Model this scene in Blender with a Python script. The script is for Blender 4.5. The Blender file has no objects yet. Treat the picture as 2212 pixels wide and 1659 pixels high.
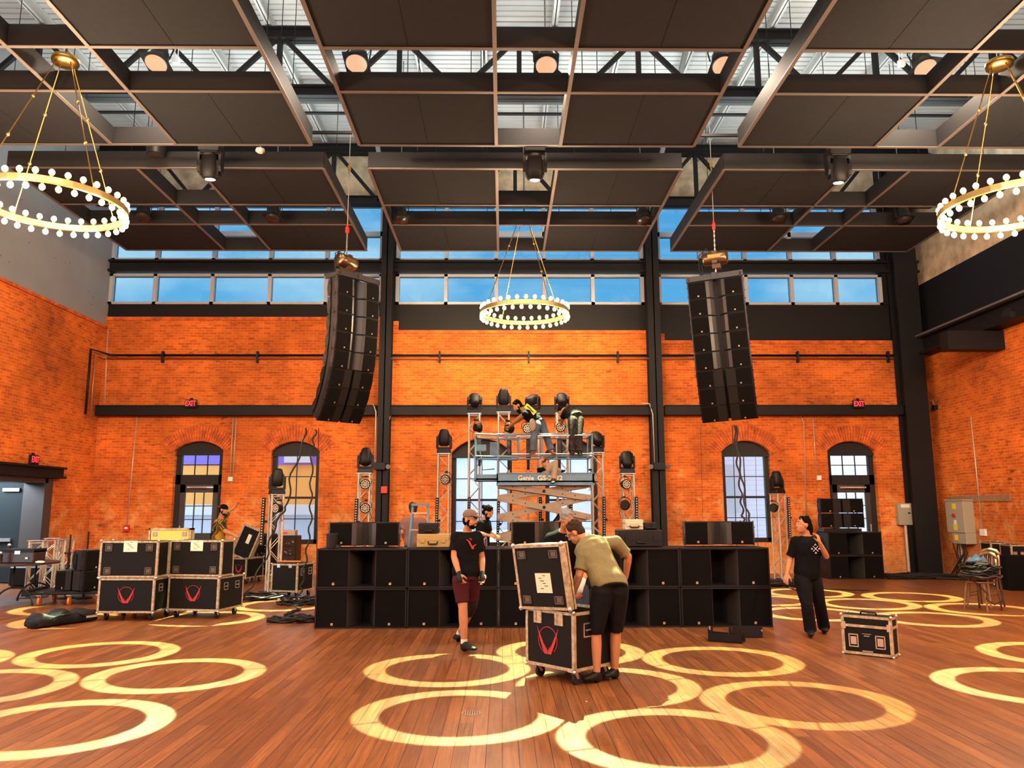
import bpy, bmesh, math, random
from mathutils import Vector, Matrix, Euler
R = math.radians
random.seed(7)
sc = bpy.context.scene
col = sc.collection
# ------------------------------------------------------------------ camera
F, TH, PS, RO, CH = 1690.0, R(9.1), R(.71), R(-.12), 1.72
_f = Vector((math.sin(PS)*math.cos(TH), math.cos(PS)*math.cos(TH), math.sin(TH)))
_r = Vector((math.cos(PS), -math.sin(PS), 0)); _u = _r.cross(_f)
RX = math.cos(RO)*_r + math.sin(RO)*_u; UX = math.cos(RO)*_u - math.sin(RO)*_r
cd = bpy.data.cameras.new('camera'); cam = bpy.data.objects.new('camera', cd); col.objects.link(cam)
cd.sensor_fit = 'HORIZONTAL'; cd.sensor_width = 36; cd.lens = 36*F/2212; cd.clip_end = 300; cd.clip_start = .05
m = Matrix((RX, UX, -_f)).transposed().to_4x4(); m.translation = (0, 0, CH); cam.matrix_world = m
sc.camera = cam
def ray(px, py): return RX*((px-1106)/F) + UX*((829.5-py)/F) + _f
def at(px, py, Y): r = ray(px, py); return r*(Y/r.y) + Vector((0, 0, CH))
def atz(px, py, Z=0): r = ray(px, py); return r*((Z-CH)/r.z) + Vector((0, 0, CH))
def atx(px, py, X): r = ray(px, py); return r*(X/r.x) + Vector((0, 0, CH))
# ------------------------------------------------------------------ colour management, world
sc.view_settings.view_transform = 'Standard'; sc.view_settings.look = 'None'
sc.view_settings.gamma = 1; sc.view_settings.use_curve_mapping = False
sc.view_settings.exposure = 0.0
sc.cycles.use_denoising = True; sc.cycles.max_bounces = 6; sc.cycles.diffuse_bounces = 3
sc.cycles.glossy_bounces = 3; sc.cycles.transparent_max_bounces = 8
sc.cycles.caustics_reflective = False; sc.cycles.caustics_refractive = False
sc.cycles.sample_clamp_indirect = 6; sc.cycles.sample_clamp_direct = 0
W = bpy.data.worlds.new('sky'); sc.world = W; W.use_nodes = True
nt = W.node_tree; N = nt.nodes; L = nt.links; bg = N['Background']
tc = N.new('ShaderNodeTexCoord'); sx = N.new('ShaderNodeSeparateXYZ'); L.new(tc.outputs['Generated'], sx.inputs[0])
rp = N.new('ShaderNodeValToRGB'); L.new(sx.outputs['Z'], rp.inputs[0])
e = rp.color_ramp.elements; e[0].position = .0; e[0].color = (.42, .44, .45, 1); e[1].position = .5; e[1].color = (.10, .36, .66, 1)
k = e.new(.02); k.color = (.62, .82, .95, 1); k = e.new(.22); k.color = (.25, .60, .85, 1)
nz = N.new('ShaderNodeTexNoise'); nz.inputs['Scale'].default_value = 4.5; nz.inputs['Detail'].default_value = 5
mp = N.new('ShaderNodeMapping'); mp.inputs['Scale'].default_value = (1, 1, 2.2); mp.inputs['Location'].default_value = (.35, .2, .1)
L.new(tc.outputs['Generated'], mp.inputs[0]); L.new(mp.outputs[0], nz.inputs[0])
r2 = N.new('ShaderNodeValToRGB'); L.new(nz.outputs[0], r2.inputs[0]); r2.color_ramp.elements[0].position = .47; r2.color_ramp.elements[1].position = .66
mx = N.new('ShaderNodeMix'); mx.data_type = 'RGBA'; L.new(r2.outputs[0], mx.inputs[0]); L.new(rp.outputs[0], mx.inputs[6]); mx.inputs[7].default_value = (.80, .88, .92, 1)
L.new(mx.outputs[2], bg.inputs[0]); bg.inputs[1].default_value = 8.0
# ------------------------------------------------------------------ shading helpers
M = {}
def mat(name, c, rough=.6, metal=0, spec=None, emis=None, es=0, var=0, vs=8, bump=0, bs=40, coat=0, bd=.01):
    m = bpy.data.materials.new(name); m.use_nodes = True; t = m.node_tree; b = t.nodes['Principled BSDF']
    spec = spec if spec is not None else (.5 if rough < .5 or max(c) > .05 else .15)
    b.inputs['Base Color'].default_value = (*c, 1); b.inputs['Roughness'].default_value = rough
    b.inputs['Metallic'].default_value = metal; b.inputs['Specular IOR Level'].default_value = spec
    b.inputs['Coat Weight'].default_value = coat
    if emis: b.inputs['Emission Color'].default_value = (*emis, 1); b.inputs['Emission Strength'].default_value = es
    if var or bump:
        tc = t.nodes.new('ShaderNodeTexCoord'); n = t.nodes.new('ShaderNodeTexNoise'); n.inputs['Scale'].default_value = vs; n.inputs['Detail'].default_value = 4
        t.links.new(tc.outputs['Object'], n.inputs[0])
        if var:
            x = t.nodes.new('ShaderNodeMapRange'); x.inputs[1].default_value = .3; x.inputs[2].default_value = .7; x.inputs[3].default_value = 1-var; x.inputs[4].default_value = 1+var*.6
            t.links.new(n.outputs[0], x.inputs[0])
            q = t.nodes.new('ShaderNodeMix'); q.data_type = 'RGBA'; q.blend_type = 'MULTIPLY'; q.inputs[0].default_value = 1; q.inputs[6].default_value = (*c, 1)
            t.links.new(x.outputs[0], q.inputs[7]); t.links.new(q.outputs[2], b.inputs['Base Color'])
        if bump:
            n2 = t.nodes.new('ShaderNodeTexNoise'); n2.inputs['Scale'].default_value = bs; t.links.new(tc.outputs['Object'], n2.inputs[0])
            bp = t.nodes.new('ShaderNodeBump'); bp.inputs['Strength'].default_value = bump; bp.inputs['Distance'].default_value = bd
            t.links.new(n2.outputs[0], bp.inputs['Height']); t.links.new(bp.outputs[0], b.inputs['Normal'])
    M[name] = m; return m
mat('steel', (.0058, .0050, .0055), .6, 0, .25, var=.15, vs=2)
mat('steel_light', (.09, .09, .09), .5)
mat('cloud', (.0165, .0175, .0200), .9, 0, .2, var=.12, vs=14)
mat('cloud_frame', (.012, .011, .0115), .7, 0, .25)
mat('flange', (.15, .125, .11), .5, metal=.3)
mat('joist', (.42, .42, .41), .5)
mat('greywall', (.27, .285, .30), .7, var=.08, vs=1.2)
mat('blackwall', (.010, .010, .012), .6)
mat('beige', (.58, .45, .30), .8, var=.4, vs=3)
mat('winframe', (.022, .020, .019), .5)
mat('mullion', (.42, .45, .48), .5)
mat('silver', (.62, .60, .57), .32, metal=.9)
mat('alu', (.58, .48, .35), .35, metal=.45, var=.2, vs=30)
mat('aluedge', (.44, .34, .20), .5, metal=.35, var=.45, vs=22)
mat('castab', (.0065, .0055, .005), .7, 0, .15, var=.2, vs=20)
mat('grille', (.0035, .0026, .0023), .85, 0, .1, bump=.3, bs=300)
mat('spk', (.010, .008, .0075), .55, 0, .2)
mat('horn', (.035, .029, .025), .42)
mat('black', (.006, .0055, .0055), .5, 0, .25)
mat('blackgloss', (.012, .011, .011), .2)
mat('rubber', (.02, .018, .017), .7)
mat('brass', (.75, .45, .12), .3, metal=1)
mat('gold', (.8, .55, .2), .3, metal=.8)
mat('wood', (.30, .17, .09), .5, var=.3)
mat('white', (.75, .72, .66), .6)
mat('paper', (.72, .66, .48), .8)
mat('red', (.55, .02, .015), .5)
mat('logored', (.40, .018, .012), .5)
mat('exitred', (.6, .01, .01), .5, emis=(1, .03, .04), es=2.4)
mat('bulb', (1, .8, .5), .5, emis=(1, .62, .22), es=26)
mat('lamp', (.05, .04, .03), .5, emis=(1, .50, .27), es=.95)
mat('lampw', (1, .95, .9), .5, emis=(1, .9, .82), es=14)
mat('orange', (.75, .16, .02), .5)
mat('yellow', (.75, .55, .04), .6)
mat('blue_lift', (.10, .18, .24), .5, var=.15)
mat('scissor', (.26, .185, .115), .5, var=.12)
mat('tan', (.38, .24, .07), .5)
mat('conduit', (.55, .45, .34), .4, metal=.3)
mat('panelgrey', (.34, .29, .21), .5)
mat('copper', (.36, .13, .06), .4, metal=.4)
mat('lens', (.012, .012, .014), .25)
mat('ledlens', (.75, .60, .42), .2)
mat('door', (.035, .03, .028), .45)
mat('corrgrey', (.012, .016, .017), .5)
mat('tubelight', (1, 1, 1), .5, emis=(.85, .93, 1), es=14)
mat('wasp', (.65, .55, .05), .5)
def brick(name, axes, c1, c2, cm, sc_=1.0):
    m = bpy.data.materials.new(name); m.use_nodes = True; t = m.node_tree; n = t.nodes; l = t.links; b = n['Principled BSDF']
    g = n.new('ShaderNodeNewGeometry'); s = n.new('ShaderNodeSeparateXYZ'); l.new(g.outputs['Position'], s.inputs[0])
    cmb = n.new('ShaderNodeCombineXYZ'); l.new(s.outputs[axes[0]], cmb.inputs[0]); l.new(s.outputs[axes[1]], cmb.inputs[1])
    # slight wobble of the courses
    nw = n.new('ShaderNodeTexNoise'); nw.inputs['Scale'].default_value = 1.3; l.new(cmb.outputs[0], nw.inputs[0])
    va = n.new('ShaderNodeVectorMath'); va.operation = 'MULTIPLY_ADD'; l.new(nw.outputs['Color'], va.inputs[0]); va.inputs[1].default_value = (.07, .05, 0); l.new(cmb.outputs[0], va.inputs[2])
    bt = n.new('ShaderNodeTexBrick'); l.new(va.outputs[0], bt.inputs[0]); bt.inputs['Scale'].default_value = 1/sc_
    bt.inputs['Brick Width'].default_value = .215; bt.inputs['Row Height'].default_value = .074; bt.inputs['Mortar Size'].default_value = .008
    bt.inputs['Mortar Smooth'].default_value = .3; bt.inputs['Bias'].default_value = -.15
    bt.inputs['Color1'].default_value = (*c1, 1); bt.inputs['Color2'].default_value = (*c2, 1); bt.inputs['Mortar'].default_value = (*cm, 1)
    # per-brick dark / pale ones: noise sampled coarsely along brick cells
    n1 = n.new('ShaderNodeTexNoise'); n1.inputs['Scale'].default_value = 1.0; n1.inputs['Detail'].default_value = 3
    m1 = n.new('ShaderNodeMapping'); m1.inputs['Scale'].default_value = (3.2, 11, 1); l.new(cmb.outputs[0], m1.inputs[0]); l.new(m1.outputs[0], n1.inputs[0])
    k1 = n.new('ShaderNodeValToRGB'); l.new(n1.outputs[0], k1.inputs[0]); k1.color_ramp.elements[0].position = .60; k1.color_ramp.elements[1].position = .70
    n2 = n.new('ShaderNodeTexNoise'); n2.inputs['Scale'].default_value = .55; n2.inputs['Detail'].default_value = 5; l.new(cmb.outputs[0], n2.inputs[0])
    k2 = n.new('ShaderNodeValToRGB'); l.new(n2.outputs[0], k2.inputs[0]); k2.color_ramp.elements[0].position = .44; k2.color_ramp.elements[1].position = .60
    mu = n.new('ShaderNodeMath'); mu.operation = 'MULTIPLY'; l.new(k1.outputs[0], mu.inputs[0]); l.new(k2.outputs[0], mu.inputs[1])
    x1 = n.new('ShaderNodeMix'); x1.data_type = 'RGBA'; l.new(mu.outputs[0], x1.inputs[0]); l.new(bt.outputs[0], x1.inputs[6]); x1.inputs[7].default_value = (.14, .045, .016, 1)
    # pale lime residue, mostly low on the wall
    n3 = n.new('ShaderNodeTexNoise'); n3.inputs['Scale'].default_value = 2.4; n3.inputs['Detail'].default_value = 7; n3.inputs['Roughness'].default_value = .7; l.new(cmb.outputs[0], n3.inputs[0])
    zr = n.new('ShaderNodeMapRange'); l.new(s.outputs[2], zr.inputs[0]); zr.inputs[1].default_value = 0; zr.inputs[2].default_value = 3.4; zr.inputs[3].default_value = .26; zr.inputs[4].default_value = 0
    ad = n.new('ShaderNodeMath'); l.new(n3.outputs[0], ad.inputs[0]); l.new(zr.outputs[0], ad.inputs[1])
    k3 = n.new('ShaderNodeValToRGB'); l.new(ad.outputs[0], k3.inputs[0]); k3.color_ramp.elements[0].position = .62; k3.color_ramp.elements[1].position = .78; k3.color_ramp.elements[1].color = (.7, .7, .7, 1)
    x2 = n.new('ShaderNodeMix'); x2.data_type = 'RGBA'; l.new(k3.outputs[0], x2.inputs[0]); l.new(x1.outputs[2], x2.inputs[6]); x2.inputs[7].default_value = (.80, .36, .12, 1)
    # broad tonal drift
    n4 = n.new('ShaderNodeTexNoise'); n4.inputs['Scale'].default_value = .5; n4.inputs['Detail'].default_value = 9; n4.inputs['Roughness'].default_value = .72; l.new(cmb.outputs[0], n4.inputs[0])
    r4 = n.new('ShaderNodeMapRange'); l.new(n4.outputs[0], r4.inputs[0]); r4.inputs[1].default_value = .32; r4.inputs[2].default_value = .68; r4.inputs[3].default_value = .50; r4.inputs[4].default_value = 1.35
    x3 = n.new('ShaderNodeMix'); x3.data_type = 'RGBA'; x3.blend_type = 'MULTIPLY'; x3.inputs[0].default_value = 1; l.new(x2.outputs[2], x3.inputs[6]); l.new(r4.outputs[0], x3.inputs[7])
    l.new(x3.outputs[2], b.inputs['Base Color']); b.inputs['Roughness'].default_value = .8; b.inputs['Specular IOR Level'].default_value = .25
    bp = n.new('ShaderNodeBump'); bp.inputs['Strength'].default_value = .6; bp.inputs['Distance'].default_value = .012; bp.invert = True
    af = n.new('ShaderNodeMath'); af.operation = 'MULTIPLY_ADD'; l.new(n3.outputs[0], af.inputs[0]); af.inputs[1].default_value = -.7; l.new(bt.outputs[1], af.inputs[2])
    l.new(af.outputs[0], bp.inputs['Height']); l.new(bp.outputs[0], b.inputs['Normal']); M[name] = m
BC = ((.66, .145, .013), (.43, .075, .008), (.70, .20, .05))
brick('brickx', (0, 2), *BC); brick('bricky', (1, 2), *BC)
mat('brickarch', (.62, .12, .014), .8, var=.5, vs=5, bump=.5, bs=30)
def floor_mat():
    m = bpy.data.materials.new('planks'); m.use_nodes = True; t = m.node_tree; n = t.nodes; l = t.links; b = n['Principled BSDF']
    g = n.new('ShaderNodeNewGeometry'); s = n.new('ShaderNodeSeparateXYZ'); l.new(g.outputs['Position'], s.inputs[0])
    cb = n.new('ShaderNodeCombineXYZ'); l.new(s.outputs[1], cb.inputs[0]); l.new(s.outputs[0], cb.inputs[1])
    bt = n.new('ShaderNodeTexBrick'); l.new(cb.outputs[0], bt.inputs[0]); bt.inputs['Scale'].default_value = 1
    bt.offset_frequency = 2; bt.offset = .37; bt.squash_frequency = 3; bt.squash = .8
    bt.inputs['Brick Width'].default_value = 2.1; bt.inputs['Row Height'].default_value = .118; bt.inputs['Mortar Size'].default_value = .0035; bt.inputs['Mortar Smooth'].default_value = .4
    bt.inputs['Color1'].default_value = (.235, .080, .023, 1); bt.inputs['Color2'].default_value = (.135, .043, .013, 1); bt.inputs['Mortar'].default_value = (.035, .014, .007, 1)
    mp = n.new('ShaderNodeMapping'); mp.inputs['Scale'].default_value = (1.1, 22, 1); l.new(cb.outputs[0], mp.inputs[0])
    n1 = n.new('ShaderNodeTexNoise'); n1.inputs['Scale'].default_value = 1.6; n1.inputs['Detail'].default_value = 7; n1.inputs['Roughness'].default_value = .65; l.new(mp.outputs[0], n1.inputs[0])
    r1 = n.new('ShaderNodeMapRange'); l.new(n1.outputs[0], r1.inputs[0]); r1.inputs[1].default_value = .3; r1.inputs[2].default_value = .7; r1.inputs[3].default_value = .50; r1.inputs[4].default_value = 1.45
    x1 = n.new('ShaderNodeMix'); x1.data_type = 'RGBA'; x1.blend_type = 'MULTIPLY'; x1.inputs[0].default_value = 1; l.new(bt.outputs[0], x1.inputs[6]); l.new(r1.outputs[0], x1.inputs[7])
    n2 = n.new('ShaderNodeTexNoise'); n2.inputs['Scale'].default_value = 2.3; n2.inputs['Detail'].default_value = 8; n2.inputs['Roughness'].default_value = .75
    mp2 = n.new('ShaderNodeMapping'); mp2.inputs['Scale'].default_value = (1, 3.5, 1); l.new(cb.outputs[0], mp2.inputs[0]); l.new(mp2.outputs[0], n2.inputs[0])
    k2 = n.new('ShaderNodeValToRGB'); l.new(n2.outputs[0], k2.inputs[0]); k2.color_ramp.elements[0].position = .61; k2.color_ramp.elements[1].position = .68
    x2 = n.new('ShaderNodeMix'); x2.data_type = 'RGBA'; l.new(k2.outputs[0], x2.inputs[0]); l.new(x1.outputs[2], x2.inputs[6]); x2.inputs[7].default_value = (.045, .02, .012, 1)
    l.new(x2.outputs[2], b.inputs['Base Color'])
    r3 = n.new('ShaderNodeMapRange'); l.new(n2.outputs[0], r3.inputs[0]); r3.inputs[3].default_value = .20; r3.inputs[4].default_value = .46; l.new(r3.outputs[0], b.inputs['Roughness'])
    bp = n.new('ShaderNodeBump'); bp.inputs['Strength'].default_value = .35; bp.inputs['Distance'].default_value = .006
    q = n.new('ShaderNodeMath'); q.operation = 'SUBTRACT'; l.new(n1.outputs[0], q.inputs[0]); l.new(bt.outputs[1], q.inputs[1])
    l.new(q.outputs[0], bp.inputs['Height']); l.new(bp.outputs[0], b.inputs['Normal']); b.inputs['Specular IOR Level'].default_value = .45; M['planks'] = m
floor_mat()
def deck_mat():
    m = mat('deck', (.50, .52, .50), .45); t = m.node_tree; n = t.nodes; l = t.links; b = n['Principled BSDF']
    g = n.new('ShaderNodeNewGeometry'); nz = n.new('ShaderNodeTexNoise'); nz.inputs['Scale'].default_value = .8
    l.new(g.outputs['Position'], nz.inputs[0]); r = n.new('ShaderNodeMapRange'); r.inputs[3].default_value = .38; r.inputs[4].default_value = .55
    l.new(nz.outputs[0], r.inputs[0]); cc = n.new('ShaderNodeCombineColor')
    for i in range(3): l.new(r.outputs[0], cc.inputs[i])
    l.new(cc.outputs[0], b.inputs['Base Color'])
deck_mat()
def glass_mat(name, c, gl=.06):
    m = bpy.data.materials.new(name); m.use_nodes = True; t = m.node_tree; n = t.nodes; l = t.links; n.remove(n['Principled BSDF'])
    tr = n.new('ShaderNodeBsdfTransparent'); tr.inputs[0].default_value = (*c, 1); g = n.new('ShaderNodeBsdfGlossy'); g.inputs['Roughness'].default_value = .05
    x = n.new('ShaderNodeMixShader'); x.inputs[0].default_value = gl; l.new(tr.outputs[0], x.inputs[1]); l.new(g.outputs[0], x.inputs[2])
    l.new(x.outputs[0], n['Material Output'].inputs[0]); M[name] = m
glass_mat('tintglass', (.25, .325, .365)); glass_mat('glass', (.62, .64, .66)); glass_mat('clear', (.88, .90, .92), .05)
def screen_mat():
    m = bpy.data.materials.new('screen'); m.use_nodes = True; t = m.node_tree; n = t.nodes; l = t.links; b = n['Principled BSDF']
    b.inputs['Base Color'].default_value = (.75, .76, .8, 1); b.inputs['Roughness'].default_value = .8
    tr = n.new('ShaderNodeBsdfTransparent'); tr.inputs[0].default_value = (.8, .82, .9, 1)
    ts = n.new('ShaderNodeBsdfTranslucent'); ts.inputs[0].default_value = (.75, .76, .82, 1)
    a = n.new('ShaderNodeMixShader'); a.inputs[0].default_value = .6; l.new(b.outputs[0], a.inputs[1]); l.new(ts.outputs[0], a.inputs[2])
    x = n.new('ShaderNodeMixShader'); x.inputs[0].default_value = .35; l.new(a.outputs[0], x.inputs[1]); l.new(tr.outputs[0], x.inputs[2]); l.new(x.outputs[0], n['Material Output'].inputs[0]); M['screen'] = m
screen_mat()
# ------------------------------------------------------------------ mesh helpers
def frame_of(d):
    d = Vector(d).normalized(); a = Vector((0, 0, 1)) if abs(d.z) < .95 else Vector((1, 0, 0))
    x = d.cross(a).normalized(); return x, x.cross(d).normalized(), d
class MB:
    def __init__(s): s.v = []; s.f = []; s.sm = []
    def add(s, vs, fs, smooth=False, M_=None):
        o = len(s.v); s.v += [tuple(M_ @ Vector(v)) if M_ is not None else tuple(v) for v in vs]
        s.f += [tuple(o+i for i in f) for f in fs]; s.sm += [smooth]*len(fs); return s
    def box(s, c, d, rot=None, taper=None, M_=None):
        x, y, z = d[0]/2, d[1]/2, d[2]/2; tx, ty = taper or (1, 1)
        vs = [Vector(p) for p in ((-x, -y, -z), (x, -y, -z), (x, y, -z), (-x, y, -z), (-x*tx, -y*ty, z), (x*tx, -y*ty, z), (x*tx, y*ty, z), (-x*tx, y*ty, z))]
        if rot is not None: E = rot if isinstance(rot, Matrix) else Euler(rot).to_matrix(); vs = [E @ v for v in vs]
        return s.add([v+Vector(c) for v in vs], [(0, 3, 2, 1), (4, 5, 6, 7), (0, 1, 5, 4), (1, 2, 6, 5), (2, 3, 7, 6), (3, 0, 4, 7)], M_=M_)
    def b2(s, a, b, M_=None):
        return s.box([(a[i]+b[i])/2 for i in range(3)], [abs(b[i]-a[i]) for i in range(3)], M_=M_)
    def bar(s, a, b, w, h=None, up=None):
        a, b = Vector(a), Vector(b); d = (b-a); ln = d.length; d.normalize(); h = h or w
        u = Vector(up) if up else (Vector((0, 0, 1)) if abs(d.z) < .95 else Vector((0, 1, 0)))
        x = d.cross(u).normalized(); z = x.cross(d); return s.box((a+b)/2, (w, ln, h), Matrix((x, d, z)).transposed())
    def cyl(s, a, b, r, r2=None, n=10, caps=True, M_=None):
        a, b = Vector(a), Vector(b); x, y, d = frame_of(b-a); r2 = r if r2 is None else r2
        vs = [a+(x*math.cos(2*math.pi*i/n)+y*math.sin(2*math.pi*i/n))*r for i in range(n)]+[b+(x*math.cos(2*math.pi*i/n)+y*math.sin(2*math.pi*i/n))*r2 for i in range(n)]
        s.add(vs, [(i, (i+1) % n, n+(i+1) % n, n+i) for i in range(n)], True, M_)
        if caps: s.add(vs, [tuple(range(n))[::-1], tuple(range(n, 2*n))], False, M_)
        return s
    def tube(s, pts, r, n=6, closed=False, caps=True):
        pts = [Vector(p) for p in pts]; k = len(pts); rr = r if isinstance(r, (list, tuple)) else [r]*k; o = []
        px = None
        for i, p in enumerate(pts):
            d = (pts[(i+1) % k]-pts[i-1]) if closed else (pts[min(i+1, k-1)]-pts[max(i-1, 0)])
            if d.length < 1e-9: d = Vector((0, 0, 1))
            d.normalize()
            if px is None: px = frame_of(d)[0]
            px = (px-d*px.dot(d)); px = px.normalized() if px.length > 1e-6 else frame_of(d)[0]; py = px.cross(d)
            o += [p+(px*math.cos(2*math.pi*j/n)+py*math.sin(2*math.pi*j/n))*rr[i] for j in range(n)]
        fs = [(i*n+j, i*n+(j+1) % n, ((i+1) % k)*n+(j+1) % n, ((i+1) % k)*n+j) for i in range(k if closed else k-1) for j in range(n)]
        if caps and not closed: fs += [tuple(range(n))[::-1], tuple(range((k-1)*n, k*n))]
        return s.add(o, fs, True)
    def loft(s, rings, caps=True):           # rings: lists of points of equal length
        n = len(rings[0]); k = len(rings); o = [p for r in rings for p in r]
        fs = [(i*n+j, i*n+(j+1) % n, (i+1)*n+(j+1) % n, (i+1)*n+j) for i in range(k-1) for j in range(n)]
        if caps: fs += [tuple(range(n))[::-1], tuple(range((k-1)*n, k*n))]
        return s.add(o, fs, True)
    def prism(s, poly, a, b, axis='y', M_=None):  # polygon in the plane across axis
        f = {'y': lambda p, t: (p[0], t, p[1]), 'x': lambda p, t: (t, p[0], p[1]), 'z': lambda p, t: (p[0], p[1], t)}[axis]
        n = len(poly); vs = [f(p, a) for p in poly]+[f(p, b) for p in poly]
        return s.add(vs, [(i, (i+1) % n, n+(i+1) % n, n+i) for i in range(n)]+[tuple(range(n))[::-1], tuple(range(n, 2*n))], False, M_)
    def lathe(s, prof, n=20, M_=None):       # (r, z) profile about z
        k = len(prof); vs = [(r*math.cos(2*math.pi*j/n), r*math.sin(2*math.pi*j/n), z) for r, z in prof for j in range(n)]
        fs = [(i*n+j, i*n+(j+1) % n, (i+1)*n+(j+1) % n, (i+1)*n+j) for i in range(k-1) for j in range(n)]+[tuple(range(n))[::-1], tuple(range((k-1)*n, k*n))]
        return s.add(vs, fs, True, M_)
    def ball(s, c, r, n=10, m=6, M_=None):
        r = r if isinstance(r, (tuple, list)) else (r, r, r)
        vs = [(c[0], c[1], c[2]-r[2])]+[(c[0]+r[0]*math.sin(math.pi*i/m)*math.cos(2*math.pi*j/n), c[1]+r[1]*math.sin(math.pi*i/m)*math.sin(2*math.pi*j/n), c[2]-r[2]*math.cos(math.pi*i/m)) for i in range(1, m) for j in range(n)]+[(c[0], c[1], c[2]+r[2])]
        fs = [(0, 1+(j+1) % n, 1+j) for j in range(n)]+[(1+i*n+j, 1+i*n+(j+1) % n, 1+(i+1)*n+(j+1) % n, 1+(i+1)*n+j) for i in range(m-2) for j in range(n)]
        t = len(vs)-1; b = 1+(m-2)*n; fs += [(b+j, b+(j+1) % n, t) for j in range(n)]
        return s.add(vs, fs, True, M_)
    def mesh(s, name):
        me = bpy.data.meshes.new(name); me.from_pydata(s.v, [], s.f); me.polygons.foreach_set('use_smooth', s.sm); me.validate(); me.update()
        bm = bmesh.new(); bm.from_mesh(me); bmesh.ops.recalc_face_normals(bm, faces=bm.faces); bm.to_mesh(me); bm.free(); return me
    def build(s, name, material, parent=None, loc=None, bevel=0, seg=1, label=None):
        me = s.mesh(name); me.materials.append(M[material] if isinstance(material, str) else material)
        o = bpy.data.objects.new(name, me); col.objects.link(o); o.parent = parent
        if loc is not None: o.location = loc
        if bevel: b = o.modifiers.new('bevel', 'BEVEL'); b.width = bevel; b.segments = seg; b.limit_method = 'ANGLE'
        if label: o['label'] = label
        return o
def tag(o, label=None, cat=None, group=None, kind=None):
    if label: o['label'] = label
    if cat: o['category'] = cat
    if group: o['group'] = group
    if kind: o['kind'] = kind
    return o
def thing(name, label, cat, loc=(0, 0, 0), rz=0, group=None):
    o = bpy.data.objects.new(name, None); col.objects.link(o); o.location = loc; o.rotation_euler = rz if isinstance(rz, (tuple, list)) else (0, 0, rz)
    o.empty_display_size = .1; return tag(o, label, cat, group)
def struct(name, mb, material): return tag(mb.build(name, material), kind='structure')
def kids(o): return [c for c in bpy.data.objects if c.parent == o]
def copy_tree(o, label=None, loc=None, rz=None, parent=None):
    def rec(a, p):
        c = a.copy(); col.objects.link(c); c.parent = p
        for ch in KID.get(a.name, ()) or kids(a): rec(ch, c)
        return c
    c = rec(o, parent)
    if label: c['label'] = label
    if loc is not None: c.location = loc
    if rz is not None: c.rotation_euler = rz if isinstance(rz, (tuple, list)) else (0, 0, rz)
    return c
KID = {}
def light(name, kind, loc, energy, color, parent=None, size=.1, **kw):
    d = bpy.data.lights.new(name, kind); d.energy = energy; d.color = color
    if kind == 'AREA': d.size = size
    else: d.shadow_soft_size = size
    for k_, v in kw.items(): setattr(d, k_, v)
    o = bpy.data.objects.new(name, d); col.objects.link(o); o.location = loc; o.parent = parent; return o
# ================================================================== SETTING
YW = 21.5; XL, XR = -11.1, 11.9; ZD = 12.0; YF = -5.0
struct('floor', MB().b2((XL-6, YF-.5, -.2), (XR+.6, YW+.6, 0)), 'planks')
# --- back wall with arched openings (x0,x1,spring,crown,sill in pixels)
OPN = [(373, 478, 972, 953, None), (583, 688, 974, 953, 1176), (975, 1106, 978, 948, 1182), (1178, 1291, 978, 948, 1182), (1562, 1667, 975, 952, 1172), (1792, 1896, 973, 953, None)]
ops = []
for a, b, s_, c_, sl in OPN:
    ops.append((at(a, 1050, YW).x, at(b, 1050, YW).x, at(a, s_, YW).z, at(a, c_, YW).z, at(a, sl, YW).z if sl else 0.0))
ZB = at(1100, 690, YW).z; D1 = .45
def arc(x0, x1, zs, zc, n=10):
    w = (x1-x0)/2; h = zc-zs; r = (w*w+h*h)/(2*h); cx = (x0+x1)/2; cz = zc-r; a0 = math.asin(w/r)
    return [(cx+r*math.sin(-a0+2*a0*i/n), cz+r*math.cos(-a0+2*a0*i/n)) for i in range(n+1)], r, cx, cz, a0
wb = MB(); x = XL-.4; ztop = 4.2
for x0, x1, zs, zc, sl in ops:
    wb.b2((x, YW, 0), (x0, YW+D1, ztop))
    if sl: wb.b2((x0, YW, 0), (x1, YW+D1, sl))
    pts = arc(x0, x1, zs, zc)[0]
    for i in range(len(pts)-1):
        (ax, az), (bx, bz) = pts[i], pts[i+1]
        wb.prism([(ax, az), (bx, bz), (bx, ztop), (ax, ztop)], YW, YW+D1)
    x = x1
wb.b2((x, YW, 0), (XR+.4, YW+D1, ztop))
bays = [(at(205, 700, YW).x-.5, at(836, 700, YW).x, at(400, 690, YW).z), (at(836, 700, YW).x, at(1406, 700, YW).x, at(1100, 719, YW).z), (at(1406, 700, YW).x, XR+.4, at(1700, 741, YW).z)]
for a, b, z in bays: wb.b2((a, YW, ztop), (b, YW+D1, z))
# small corbels at the bay sides
wb.b2((at(849, 690, YW).x, YW-.02, at(850, 720, YW).z), (at(861, 690, YW).x, YW+D1, at(850, 694, YW).z))
wb.b2((at(1424, 690, YW).x, YW-.02, at(1430, 742, YW).z), (at(1434, 690, YW).x, YW+D1, at(1430, 721, YW).z))
struct('wall_back', wb, 'brickx')
# rowlock arches and pale coping course
ar = MB()
for x0, x1, zs, zc, sl in ops:
    _, r, cx, cz, a0 = arc(x0, x1, zs, zc)
    for ring in range(2):
        n = 26 if x1-x0 < 1.45 else 30
        for i in range(n):
            a = -a0*1.12+2.24*a0*(i+.5)/n; rr = r+.11+ring*.215
            c = Vector((cx+rr*math.sin(a), YW-.004, cz+rr*math.cos(a)))
            ar.box(c, (2.24*a0*rr/n-.012, .05, .20), (0, a, 0))
struct('trim_1', ar, 'brickarch')
cp = MB()
for a, b, z in bays: cp.b2((max(a, XL), YW-.03, z-.02), (min(b, XR), YW+.1, z+.07))
struct('trim_2', cp, 'brickarch')
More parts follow.
